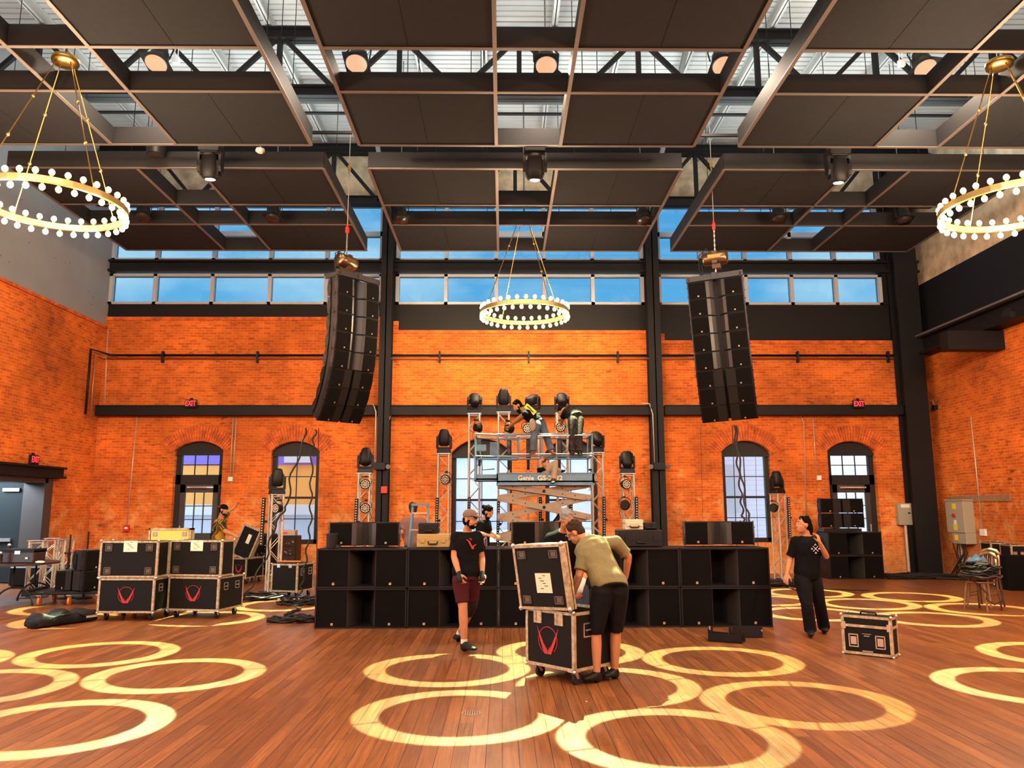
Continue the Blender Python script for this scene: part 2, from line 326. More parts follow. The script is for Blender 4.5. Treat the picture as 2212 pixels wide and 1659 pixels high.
# dark fascia panels under the clerestory, between the bays, and the wall above it
fa = MB()
for (a, b, z), pz in zip(bays, (657, 657, 657)):
    fa.b2((max(a, XL), YW+.06, z+.05), (min(b, XR), YW+.3, at(900, pz, YW).z))
struct('wall_fascia', fa, 'steel')
ZS, ZW1, ZW2, ZW3, ZT = (at(1100, p, YW).z for p in (657, 592, 563, 505, 441))
sb = MB().b2((XL, YW-.05, ZW1+.04), (XR, YW+.3, ZW2-.04)); sb.b2((XL, YW-.16, ZW1+.03), (XR, YW-.03, ZW1+.09)); sb.b2((XL, YW-.16, ZW2-.09), (XR, YW-.03, ZW2-.03))
struct('trim_3', sb, 'steel')
struct('wall_upper', MB().b2((XL, YW+.05, ZT), (XR, YW+.3, ZD)), 'beige')
BM = [[238, 333, 457, 581, 703, 822], [858, 963, 1072, 1176, 1281, 1388], [1425, 1516, 1613, 1712, 1808, 1903]]
wn = 0
for row, (za, zb, py) in enumerate(((ZS, ZW1, 625), (ZW2, ZW3, 560), (ZW3, ZT, 540))):
    for bay in range(3):
        wn += 1; fr = MB(); xs = [at(p, 625, YW).x for p in BM[bay]]
        for q, xx in enumerate(xs): fr.b2((xx-.05, YW+.02, za), (xx+.05, YW+.2, zb))
        fr.b2((xs[0]-.05, YW+.02, za), (xs[-1]+.05, YW+.2, za+.07)); fr.b2((xs[0]-.05, YW+.02, zb-.07), (xs[-1]+.05, YW+.2, zb))
        f = struct('window_%d' % wn, fr, 'mullion')
        MB().b2((xs[0], YW+.12, za+.03), (xs[-1], YW+.13, zb-.03)).build('window_pane', 'tintglass', f)
for a, b in ((XL, BM[0][0]), (BM[0][5], BM[1][0]), (BM[1][5], BM[2][0]), (BM[2][5], XR)):
    xa = a if isinstance(a, float) else at(a, 625, YW).x; xb = b if isinstance(b, float) else at(b, 625, YW).x
    struct('trim_4', MB().b2((xa, YW+.03, ZS), (xb, YW+.3, ZT)), 'steel')
# arched sash windows and glazed doors
def sash(k, op, kind):
    global wn
    x0, x1, zs, zc, sl = op; Y = YW+.16; wn += 1
    pts = arc(x0, x1, zs, zc)[0]; fr = MB(); t = .12 if kind == 'win' else .14
    fr.prism([(x0, zs-.12)]+pts+[(x1, zs-.12)], Y, Y+.12); fr.b2((x0, Y-.06, zs-.14), (x1, Y, zs-.05))
    zt = zs-.12; fr.b2((x0, Y, sl), (x0+t, Y+.12, zt)); fr.b2((x1-t, Y, sl), (x1, Y+.12, zt))
    name = 'window_%d' % wn
    if kind == 'win':
        fr.b2((x0, Y, sl), (x1, Y+.12, sl+.12)); fr.b2((x0, Y-.1, sl-.05), (x1, Y, sl+.02)); f = struct(name, fr, 'winframe')
        g = MB(); zm = sl+(zt-sl)*.52; g.b2((x0+t, Y+.03, zm-.03), (x1-t, Y+.1, zm+.03)); cx = (x0+x1)/2; g.b2((cx-.012, Y+.05, sl+.1), (cx+.012, Y+.08, zt))
        for zz in ((sl+.1+zm)/2, (zm+zt)/2): g.b2((x0+t, Y+.05, zz-.012), (x1-t, Y+.08, zz+.012))
        g.build('sash_bar', 'winframe', f)
        MB().b2((x0+t, Y+.08, sl+.1), (x1-t, Y+.085, zt)).build('window_pane', 'clear', f)
        if k in (2, 3): MB().b2((x0+t, Y+.1, sl+.45), (x1-t, Y+.105, zt)).build('roller_screen', 'screen', f)
    else:
        za, zb_ = zt-.55, zt
        fr.b2((x0, Y, za-.26), (x1, Y+.12, za-.14)); fr.b2((x0, Y, za-.14), (x1, Y+.1, za)); f = struct(name, fr, 'winframe')
        g = MB()
        for i in (1, 2): xx = x0+t+(x1-x0-2*t)*i/3; g.b2((xx-.012, Y+.05, za), (xx+.012, Y+.08, zb_))
        g.b2((x0+t, Y+.05, (za+zb_)/2-.012), (x1-t, Y+.08, (za+zb_)/2+.012)); g.build('sash_bar', 'winframe', f)
        MB().b2((x0+t, Y+.08, za), (x1-t, Y+.085, zb_)).build('window_pane', 'clear', f)
        dn = 1 if k == 0 else 2; d = MB(); zd = za-.26; s = .14; a, b = x0+t, x1-t; zl = 1.0
        d.b2((a, Y+.02, .02), (a+s, Y+.08, zd)); d.b2((b-s, Y+.02, .02), (b, Y+.08, zd)); d.b2((a, Y+.02, zd-.22), (b, Y+.08, zd)); d.b2((a, Y+.02, .02), (b, Y+.08, .3))
        d.b2((a, Y+.02, zl-.1), (b, Y+.08, zl+.1)); d.b2((a+s, Y+.04, .3), (b-s, Y+.06, zl-.1)); dd = struct('door_%d' % dn, d, 'door')
        g = MB()
        for i in (1, 2): xx = a+s+(b-a-2*s)*i/3; g.b2((xx-.012, Y+.03, zl+.1), (xx+.012, Y+.07, zd-.22))
        for i in (1, 2): zz = zl+.1+(zd-.22-zl-.1)*i/3; g.b2((a+s, Y+.03, zz-.012), (b-s, Y+.07, zz+.012))
        g.build('sash_bar', 'door', dd); MB().b2((a+s, Y+.05, zl+.1), (b-s, Y+.055, zd-.22)).build('door_pane', 'clear', dd)
        MB().b2((a+.2, Y-.04, zd-.1), (b-.12, Y+.01, zd-.06)).bar((a+.3, Y-.06, zd-.08), (b-.3, Y-.1, zd-.09), .03).build('door_closer', 'silver', dd)
        MB().cyl((a+.06 if k == 0 else b-.06, Y-.02, 1.0), (a+.06 if k == 0 else b-.06, Y-.02, 1.3), .015).build('door_handle', 'silver', dd)
for k, op in enumerate(ops): sash(k, op, 'door' if k in (0, 5) else 'win')
# --- left wall: brick below, grey panel above, doorway to a side corridor
zl0 = atx(235, 709, XL).z
y1 = atx(100, 1030, XL).y; y0 = y1-3.6; zh = atx(60, 1032, XL).z
lw = MB().b2((XL-.4, y1, 0), (XL, YW+.3, zl0)); lw.b2((XL-.4, y0, zh), (XL, y1, zl0)); lw.b2((XL-.4, YF, 0), (XL, 6.6, zl0)); lw.b2((XL-.4, 12.2, 0), (XL, y0, zl0)); lw.b2((XL-.4, 6.6, 0), (XL, 12.2, .3)); lw.b2((XL-.4, 6.6, 3.3), (XL, 12.2, zl0)); struct('wall_left', lw, 'bricky')  # includes an unseen window opening, added to bring daylight onto the left floor
struct('wall_left_upper', MB().b2((XL-.4, YF, zl0), (XL-.02, YW+.3, ZD)), 'greywall')
bl = MB()
for q in range(70):
    p = (XL-.02, random.uniform(9, 21), random.uniform(zl0+.3, 10)); bl.box(p, (.01, .03, .03))
struct('trim_5', bl, 'flange')
struct('trim_6', MB().b2((XL-.1, y0-1, zl0-.06), (XL+.05, YW, zl0+.02)), 'brickarch')
hd = MB().b2((XL-.05, y0-.7, zh+.02), (XL+.14, y1+.5, zh+.30)); hd.b2((XL-.05, y0-.7, zh+.25), (XL+.22, y1+.5, zh+.30)); hd.b2((XL-.05, y0-.7, zh+.02), (XL+.22, y1+.5, zh+.08)); struct('trim_7', hd, 'steel')
jb = MB().b2((XL-.45, y1-.12, 0), (XL+.06, y1+.22, zh+.02)); jb.b2((XL-.45, y0, zh-.1), (XL+.06, y1, zh+.02)); jb.b2((XL-.42, y0-.1, 0), (XL+.06, y0+.12, zh)); struct('trim_8', jb, 'door')
cr = MB().b2((XL-5, y1+.3, 0), (XL-.4, y1+.5, 3)); cr.b2((XL-5.2, y0-1, 0), (XL-5, y0+.3, 3)); cr.b2((XL-5.2, y0+1.6, 0), (XL-5, y0+1.8, 3)); cr.b2((XL-5.2, y1-.3, 0), (XL-5, y1+.5, 3)); cr.b2((XL-5, y0-1, 2.9), (XL-.4, y1+.5, 3)); cr.b2((XL-5, y0-1.2, 0), (XL-.4, y0-1, 3)); struct('wall_corridor', cr, 'corrgrey')
dl = struct('door_3', MB().b2((XL-1.65, y1+.02, .02), (XL-.5, y1+.08, zh-.1)), 'corrgrey'); MB().b2((XL-1.45, y1-.05, .98), (XL-.7, y1+.01, 1.06)).build('push_bar', 'silver', dl); MB().b2((XL-1.0, y1-.04, zh-.3), (XL-.6, y1+.02, zh-.22)).build('door_closer', 'silver', dl)
struct('trim_9', MB().b2((XL-1.9, y1-.3, 0), (XL-1.75, y1+.15, zh)), 'door')
tl = tag(MB().box((XL-1.6, y1-1.2, 2.8), (2.8, .08, .05)).build('tube_light', 'tubelight'), 'cool white tube light on the corridor ceiling inside the left doorway', 'ceiling light')
light('tube_light_lamp', 'AREA', (0, 0, -.05), 450, (.7, .85, 1), tl, 1.6); tl.children
for c in bpy.data.objects:
    if c.name == 'tube_light_lamp': c.location = (XL-1.6, y1-1.2, 2.74)
# --- right wall
zr = atx(2212, 688, XR).z
struct('wall_right', MB().b2((XR, YF, 0), (XR+.4, YW+.3, zr)), 'bricky')
z2 = atx(2150, 650, XR-.3).z; zr2 = atx(1984, 617, XR-.05).z
struct('wall_right_band', MB().b2((XR-.05, YF, zr), (XR+.3, YW, zr2)), 'blackwall')
struct('wall_right_upper', MB().b2((XR-.02, YF, zr2), (XR+.3, YW+.3, ZD)), 'beige')
ib = MB(); zt_ = atx(2001, 722, XR-.4).z
ib.b2((XR-.45, YF, zt_-.04), (XR-.05, YW-.4, zt_)); ib.b2((XR-.45, YF, zt_-.48), (XR-.05, YW-.4, zt_-.44)); ib.b2((XR-.27, YF, zt_-.46), (XR-.23, YW-.4, zt_-.02)); struct('trim_10', ib, 'steel')
struct('trim_11', MB().b2((XR-.5, YF, zt_), (XR-.04, YW-.4, zt_+.05)), 'flange')
struct('trim_12', MB().b2((XR-1.35, YW-3.5, zt_-.95), (XR+.1, YW-3.15, zt_-.5)), 'steel')
# infilled opening and weathered lintel on the right wall
pa, pb = atx(2052, 1100, XR), atx(2212, 1100, XR)
ln = atx(2060, 1076, XR).z; struct('trim_13', MB().b2((XR-.03, atx(2185, 1080, XR).y, ln-.1), (XR+.1, pa.y, ln+.05)), 'wood')
# --- wall behind the camera: unseen, clerestory gaps added to let daylight in, keeps the hall closed
fw_ = MB().b2((XL-.4, YF-.4, 0), (XR+.4, YF, 8.3)); fw_.b2((XL-.4, YF-.4, 11.4), (XR+.4, YF, ZD))
for xx in (XL-.2, -3.5, 4.2, XR+.2): fw_.b2((xx-.3, YF-.4, 8.3), (xx+.3, YF, 11.4))
struct('wall_front', fw_, 'brickx')
# --- roof deck (ribbed) with purlins and trusses
dk = MB(); pr = []
y = YF-.4
while y < YW+.3: pr += [(y, ZD), (y+.13, ZD), (y+.14, ZD+.075), (y+.17, ZD+.075), (y+.18, ZD)]; y += .18
top = [(YW+.5, ZD+.3), (YF-.5, ZD+.3)]
n_ = len(pr)
vs = [(XL-.4, a, b) for a, b in pr]+[(XR+.4, a, b) for a, b in pr]; dk.add(vs, [(i, i+1, n_+i+1, n_+i) for i in range(n_-1)])
dk.b2((XL-.4, YF-.5, ZD+.08), (XR+.4, YW+.5, ZD+.3)); struct('ceiling', dk, 'deck')
def beam_i(mb, a, b, w, h, t=.02):
    a, b = Vector(a), Vector(b); up = Vector((0, 0, 1)); mb.bar(a+up*(h/2-t/2), b+up*(h/2-t/2), w, t); mb.bar(a-up*(h/2-t/2), b-up*(h/2-t/2), w, t); mb.bar(a, b, t, h)
pl = MB()
for i, xx in enumerate([-9.6, -8.1, -6.4, -4.9, -3.4, -1.9, -.4, 1.1, 2.6, 4.2, 5.7, 7.2, 8.7, 10.2]):
    beam_i(pl, (xx, YF, ZD-.13), (xx, YW, ZD-.13), .12, .26)
struct('trim_14', pl, 'joist')
tr = MB()
for Y in (15.1, 9.2, 20.4):
    zt_, zb_ = ZD-.45, ZD-1.75 if Y < 20 else ZD-1.95
    beam_i(tr, (XL, Y, zt_), (XR, Y, zt_), .26, .26); beam_i(tr, (XL, Y, zb_), (XR, Y, zb_), .26, .24)
    xx = XL+.2; i = 0
    while xx+1.3 < XR:
        a, b = (zt_, zb_) if i % 2 else (zb_, zt_); tr.bar((xx, Y, a), (xx+1.25, Y, b), .09, .09, (0, 1, 0))
        if i % 2: tr.bar((xx, Y, zt_), (xx, Y, zb_), .1, .1, (0, 1, 0))
        xx += 1.25; i += 1
struct('trim_15', tr, 'steel')
br = MB()
for Y in (11.6, 17.6): beam_i(br, (XL, Y, ZD-.42), (XR, Y, ZD-.42), .2, .3)
for xx in (-3.0, 3.9): br.bar((xx, 15.1, ZD-.6), (xx+(.1 if xx > 0 else -.1), 20.4, ZD-2.2), .1)
struct('trim_16', br, 'steel_light')
# --- steel frame of the back wall
cl = 0
def column(px, yb, w, dd, Y, zt=ZD-.3, name='column'):
    x0 = at(px[0], yb, Y).x; x1 = at(px[1], yb, Y).x; m = MB(); t = .03
    m.b2((x0, Y, 0), (x1, Y+t, zt)); m.b2((x0, Y+dd-t, 0), (x1, Y+dd, zt)); m.b2(((x0+x1)/2-.015, Y, 0), ((x0+x1)/2+.015, Y+dd, zt)); return struct(name, m, 'steel')
column((813, 839), 1000, .36, .35, YW-.4, name='trim_17'); column((1409, 1437), 1000, .36, .35, YW-.4, name='trim_18')
m = MB(); a, b = at(1975, 1100, YW-.5).x, at(2026, 1100, YW-.5).x
m.b2((a, YW-.5, 0), (b, YW-.46, ZD)); m.b2((a, YW-.1, 0), (b, YW-.06, ZD)); m.b2((a+.1, YW-.48, 0), (a+.14, YW-.08, ZD)); m.b2((b-.16, YW-.48, 0), (b-.12, YW-.08, ZD))
struct('trim_19', m, 'steel')
gb = MB(); za, zb_ = at(500, 875, YW-.3).z, at(500, 896, YW-.3).z
for a, b in ((205, 813), (839, 1409), (1437, 1975)):
    xa, xb = at(a, 880, YW-.3).x, at(b, 880, YW-.3).x
    gb.b2((xa, YW-.30, za-.02), (xb, YW, za)); gb.b2((xa, YW-.30, zb_), (xb, YW, zb_+.02)); gb.b2((xa, YW-.26, zb_), (xb, YW-.22, za)); 
struct('trim_20', gb, 'steel')
# --- neighbouring buildings seen through the windows
bmat = bpy.data.materials.new('siding'); bmat.use_nodes = True; t_ = bmat.node_tree; n = t_.nodes; l = t_.links
g = n.new('ShaderNodeNewGeometry'); s_ = n.new('ShaderNodeSeparateXYZ'); l.new(g.outputs['Position'], s_.inputs[0]); w = n.new('ShaderNodeMath'); w.operation = 'FRACT'; q = n.new('ShaderNodeMath'); q.operation = 'MULTIPLY'; q.inputs[1].default_value = 6
l.new(s_.outputs[2], q.inputs[0]); l.new(q.outputs[0], w.inputs[0]); r_ = n.new('ShaderNodeValToRGB'); r_.color_ramp.elements[0].color = (.55, .56, .64, 1); r_.color_ramp.elements[0].position = .0; r_.color_ramp.elements[1].position = .15; r_.color_ramp.elements[1].color = (.80, .82, .90, 1)
l.new(w.outputs[0], r_.inputs[0]); l.new(r_.outputs[0], n['Principled BSDF'].inputs['Base Color']); M['siding'] = bmat
mat('yellowwall', (.98, .42, .09), .8, var=.1, vs=1); mat('purple', (.22, .16, .62), .7); mat('shop', (.60, .64, .70), .5); mat('ground', (.6, .6, .58), .9)
t = thing('storefront', 'yellow building with a purple band beyond the two left windows', 'building', (-9, 27.5, 0))
MB().b2((-6, 0, 1.9), (7, 3, 3.27)).build('wall', 'yellowwall', t); MB().b2((-6, -.03, 3.27), (7, 3, 3.66)).build('band', 'purple', t); MB().b2((-6, -.02, 3.66), (7, 3, 4.6)).build('cornice', 'yellowwall', t)
MB().b2((-6, -.02, -.3), (7, 3, 1.9)).build('shop_front', 'shop', t); sg = MB().b2((at(614, 990, 27.4).x+9, -.12, 3.34), (at(672, 990, 27.4).x+9, -.04, 4.1)).build('sign', 'white', t)
MB().b2((-6, -.2, 1.55), (7, 0, 1.9)).build('awning_rail', 'white', t)
t = thing('house', 'pale grey clapboard house beyond the right windows', 'building', (9.5, 26.5, 0))
MB().b2((-4.5, 0, -.3), (5, 5, 6)).build('wall', 'siding', t)
for xx in (-2.4,): MB().b2((xx, -.04, 1.6), (xx+.9, .02, 3.2)).build('window', 'shop', t)
struct('ground_outside', MB().b2((-60, YW+.6, -.4), (60, 90, -.3)).b2((-60, -20, -.4), (XL-6, YW+.6, -.3)), 'ground')
# ================================================================== CEILING THINGS
ZC = 8.22; HC = .33
def make_cloud():
    t = thing('acoustic_cloud', '', 'ceiling panel')   # local origin: near left corner at underside, 6.05 x 4.85 m
    Wd, Dp = 6.05, 4.85; xs = (0, 2.47, 3.63, Wd); rows = ((0, 1.83), (3.02, Dp)); k = .03
    f = MB(); fl = MB()
    for a, b in rows:
        for y in (a, b): f.b2((0, y-k/2, 0), (Wd, y+k/2, HC)); fl.b2((0, y-.03, -.012), (Wd, y+.03, 0))
    for x in xs: f.b2((x-k/2, 0, 0), (x+k/2, Dp, HC)); fl.b2((x-.03, 0, -.014), (x+.03, Dp, -.002))
    f.build('frame', 'cloud_frame', t); fl.build('frame_edge', 'flange', t)
    for a, b in rows:
        for x0, x1 in ((xs[0], xs[1]), (xs[2], xs[3])):
            xm = (x0+x1)/2
            for u, v in ((x0, xm), (xm, x1)): MB().b2((u+(.02 if u == x0 else .004), a+.02, .012), (v-(.02 if v == x1 else .004), b-.02, .06)).build('baffle_panel', 'cloud', t)
    for x in (.9, 2.2, 4.0, 5.3):
        for y in (.3, 4.4): MB().cyl((x, y, .05), (x, y, ZD-ZC+.02), .008, n=4).build('hanger_wire', 'black', t)
    return t
cl0 = make_cloud(); KID[cl0.name] = kids(cl0)
CLX = (-9.50, -2.58, 4.30); CN = ('left', 'middle', 'right')
CY = (14.28, 8.45)
used = False
for r_i, y in enumerate(CY):
    for x, nm in zip(CLX, CN):
        lab = ('dark acoustic ceiling cloud nearer the windows, %s of the back row' if r_i == 0 else 'dark acoustic ceiling cloud nearer the viewer, %s of the front row') % nm
        c = cl0 if not used else copy_tree(cl0); used = True
        c.location = (x, y, ZC); tag(c, lab, group='acoustic clouds under the roof')
# outer half clouds by the side walls
# ---------------- chandeliers
def make_chandelier():
    t = thing('ring_chandelier', '', 'chandelier'); Rr = 1.0
    n = 48; b = MB()
    for r0, r1, z0, z1 in ((Rr-.02, Rr+.03, -.045, .045),):
        p = [(r0, z0), (r1, z0), (r1, z1), (r0, z1)]
        vs = [(r*math.cos(2*math.pi*i/n), r*math.sin(2*math.pi*i/n), z) for i in range(n) for r, z in p]
        b.add(vs, [(i*4+j, i*4+(j+1) % 4, ((i+1) % n)*4+(j+1) % 4, ((i+1) % n)*4+j) for i in range(n) for j in range(4)])
    b.build('ring', 'gold', t)
    proto = MB().ball((0, 0, 0), (.040, .040, .047), 8, 6).mesh('bulb'); proto.materials.append(M['bulb'])
    sme = MB().cyl((0, 0, -.03), (0, 0, .03), .018, n=6).mesh('socket'); sme.materials.append(M['brass'])
    for i in range(32):
        for s_ in (1, -1):
            a = 2*math.pi*(i+(.5 if s_ < 0 else 0))/32; o = bpy.data.objects.new('bulb', proto); col.objects.link(o); o.parent = t
            o.location = (Rr*math.cos(a)+.005, Rr*math.sin(a), s_*.115); o = bpy.data.objects.new('socket', sme); col.objects.link(o); o.parent = t; o.location = (Rr*math.cos(a)+.005, Rr*math.sin(a), s_*.065)
    MB().lathe([(.03, 2.36), (.19, 2.36), (.20, 2.33), (.19, 2.27), (.05, 2.26)], 16).build('canopy', 'brass', t)
    MB().cyl((0, 0, 2.34), (0, 0, ZD-6.2-.1), .02, n=6).build('stem', 'steel_light', t)
    for i in range(4):
        a = 2*math.pi*(i+.35)/4; p0 = Vector((.13*math.cos(a), .13*math.sin(a), 2.27)); p1 = Vector((Rr*math.cos(a), Rr*math.sin(a), .05)); c = MB().cyl(p0, p1, .009, n=5)
        for q in (.33, .66): c.ball(p0.lerp(p1, q), .028, 6, 4)
        c.build('suspension_rod', 'brass', t)
    for i in range(6):
        a = 2*math.pi*i/6; light('bulb_or_fill_glow', 'POINT', (Rr*math.cos(a), Rr*math.sin(a), -.22), CHW/6, (1, .76, .50), t, .08)
    return t
CHW = 1680
ch = make_chandelier(); KID[ch.name] = kids(ch)
p = at(1133, 677, 17.57); ch.location = (p.x, p.y, 6.2); tag(ch, 'brass ring chandelier with lit globe bulbs hanging above the scissor lift, before the windows', group='ring chandeliers')
p = atz(112, 442, 6.2); c = copy_tree(ch, 'brass ring chandelier with lit globe bulbs near the left wall, cut by the picture edge', (p.x, p.y, 6.2), .5)
p = atz(2192, 446, 6.2); c = copy_tree(ch, 'brass ring chandelier with lit globe bulbs near the right wall', (p.x, p.y, 6.2), 1.1)
p = Vector((.6, 4.6, 6.2)); c = None
# ---------------- round pendant work lights
def make_pendant(lit):
    t = thing('pendant_light', '', 'ceiling light'); T = Matrix.Rotation(R(-24 if lit else -12), 4, 'X') @ Matrix.Diagonal((1.08, 1.08, 1.08, 1))
    MB().lathe([(.05, .40), (.09, .38), (.10, .30), (.14, .26), (.155, .16), (.16, .08), (.185, .06), (.185, .0), (.165, .0)], 18, T).build('housing', 'black', t)
    MB().box((0, 0, .03), (.40, .40, .02), M_=T).build('bezel', 'black', t)
    MB().lathe([(.001, .012), (.17, .012), (.17, -.006), (.001, -.008)], 24, T).build('lamp_face', 'lamp' if lit else 'lens', t)
    MB().tube([T @ Vector(p) for p in ((-.2, 0, .1), (-.2, 0, .34), (-.1, 0, .50), (.1, 0, .50), (.2, 0, .34), (.2, 0, .1))], .014, 5).build('yoke', 'black', t)
    p = T @ Vector((0, 0, .5)); MB().cyl(p, p+Vector((0, 0, 1.95 if lit else 3.42)), .014, n=5).tube([p+Vector((.12, 0, -.2)), p+Vector((.22, .03, -.05)), p+Vector((.14, .02, .1)), p+Vector((.03, 0, .3))], .009, 5).build('hanger', 'steel_light', t)
    return t
PL = MB
pe = make_pendant(True); KID[pe.name] = kids(pe); pf = make_pendant(False); KID[pf.name] = kids(pf)
PEN = [(337, 138, 'leftmost'), (770, 138, 'second from the left'), (1180, 142, 'middle one'), (1562, 142, 'second from the right'), (1999, 148, 'rightmost')]
for i, (px, py, w) in enumerate(PEN):
    p = at(px, py, 12.7); c = pe if i == 0 else copy_tree(pe); c.location = p; c.rotation_euler = (0, 0, R((px-1106)*.01))
    tag(c, 'black round high bay lamp with glowing face, %s of the front row' % w, group='lit high bay lamps')
PEN2 = [(308, 470, 'leftmost of the back row, by the left chandelier'), (588, 472, 'back row, above the left line array hoist side'), (866, 476, 'back row, just right of the left column'), (1392, 478, 'back row, just left of the right column'), (1683, 475, 'back row, behind the cloud right of the right array'), (1954, 478, 'rightmost of the back row, by the dark corner column')]
dim = []
for i, (px, py, w) in enumerate(PEN2):
    p = at(px, py, 16.7); c = pf if i == 0 else copy_tree(pf); c.location = p; c.rotation_euler = (0, 0, R(random.uniform(-25, 25))); c.scale = (.8, .8, 1)
    tag(c, 'black round yoke mounted lamp, unlit, ' + w, group='unlit yoke lamps'); dim.append(c)
p = at(337, 322, 14.0); t = thing('can_light', 'dark cylinder downlight between the front and back clouds at left', 'ceiling light', p)
MB().cyl((0, 0, -.12), (0, 0, .2), .17, n=16).build('can', 'black', t); MB().cyl((0, 0, -.125), (0, 0, -.11), .15, n=16).build('lens', 'lens', t); MB().cyl((0, 0, .2), (0, 0, 1.2), .012, n=5).build('hanger', 'steel_light', t)
for q, (px, py, Y, lb) in enumerate(((380, 131, 12.9, 'small pale junction box hanging beside the leftmost high bay lamp'), (1947, 137, 12.9, 'small pale junction box hanging beside the rightmost high bay lamp'))):
    p = at(px, py, Y); t = thing('junction_box', lb, 'junction box', p); MB().box((0, 0, 0), (.11, .08, .11)).build('box', 'white', t)
    MB().cyl((-.03, 0, .05), (-.03, 0, 1.6), .009, n=5).cyl((.03, 0, .05), (.03, 0, 1.6), .009, n=5).build('conduit', 'white', t)
p = at(562, 327, 14.2); t = thing('smoke_detector', 'small round cream smoke detector hanging above the left back cloud', 'smoke detector', p)
MB().lathe([(.03, .06), (.08, .05), (.09, 0), (.05, -.03)], 14).build('cap', 'white', t); MB().cyl((0, 0, .06), (0, 0, 1.3), .008, n=5).build('stem', 'white', t)
# sprinkler pipe
for Y, z in ((16.6, 10.6), (10.6, 10.9)):
    m_ = MB().cyl((XL, Y, z), (XR, Y, z), .04, n=8); tag(m_.build('sprinkler_pipe', 'steel'), 'thin dark sprinkler pipe across the roof, %s row' % ('back' if Y > 12 else 'front'), 'pipe')
# ---------------- moving head lamps
def make_head(t, sc_=1.0, tilt=0.0, pan=0.0, lensmat='lens'):
    """base on the ground plane, head above"""
    S = Matrix.Diagonal((sc_, sc_, sc_, 1))
    MB().box((0, 0, .045), (.30, .26, .09), taper=(.92, .9), M_=S).box((0, 0, .095), (.24, .2, .02), M_=S).build('base', 'black', t, bevel=.008)
    P = Matrix.Rotation(pan, 4, 'Z')
    y = MB()
    for s_ in (-1, 1):
        y.prism([(-.07, .10), (.07, .10), (.065, .30), (.04, .37), (-.04, .37), (-.065, .30)], s_*.125, s_*.165, axis='x', M_=S @ P)
    y.box((0, 0, .115), (.30, .15, .04), M_=S @ P).build('yoke', 'black', t, bevel=.006)
    T = S @ P @ Matrix.Translation((0, 0, .31)) @ Matrix.Rotation(tilt, 4, 'X')
    h = MB(); rings = []
    for z, a, b in ((-.15, .075, .07), (-.13, .11, .10), (-.02, .118, .115), (.10, .112, .11), (.16, .10, .098), (.20, .085, .085), (.215, .06, .06)):
        rings.append([T @ Vector((a*math.copysign(abs(math.cos(q))**.75, math.cos(q)), b*math.copysign(abs(math.sin(q))**.75, math.sin(q)), z)) for q in [2*math.pi*i/16 for i in range(16)]])
    h.loft(rings)
    for s_ in (-1, 1): h.box((s_*.117, 0, 0), (.02, .12, .2), M_=T)
    h.build('head', 'black', t)
    MB().cyl((0, 0, -.156), (0, 0, -.148), .066, n=16, M_=T).build('lens', lensmat, t)
def flip(t, p): t.location = p; t.rotation_euler = (math.pi, 0, 0)
HM = [(457, 318, 'left'), (1155, 320, 'middle'), (1808, 326, 'right')]
mv = []
for px, py, nm in HM:
    p = at(px, py, 13.75); t = thing('moving_head_lamp', 'large dark moving head lamp hanging lens down between cloud rows, %s of three' % nm, 'stage light', p, group='hanging moving heads')
    make_head(t, 1.35, math.pi+R(9), 0, 'lampw'); t.rotation_euler = (math.pi, 0, 0); mv.append(t)
    MB().box((0, 0, -.02), (.4, .08, .04)).cyl((-.12, 0, -.04), (-.12, 0, -.32), .02, n=6).cyl((.12, 0, -.04), (.12, 0, -.32), .02, n=6).bar((-2.6, 0, -.3), (2.6, 0, -.3), .05).cyl((-1.2, 0, -.3), (-1.2, 0, -4.2), .008, n=4).cyl((1.2, 0, -.3), (1.2, 0, -4.2), .008, n=4).build('pipe_clamp', 'black', t)
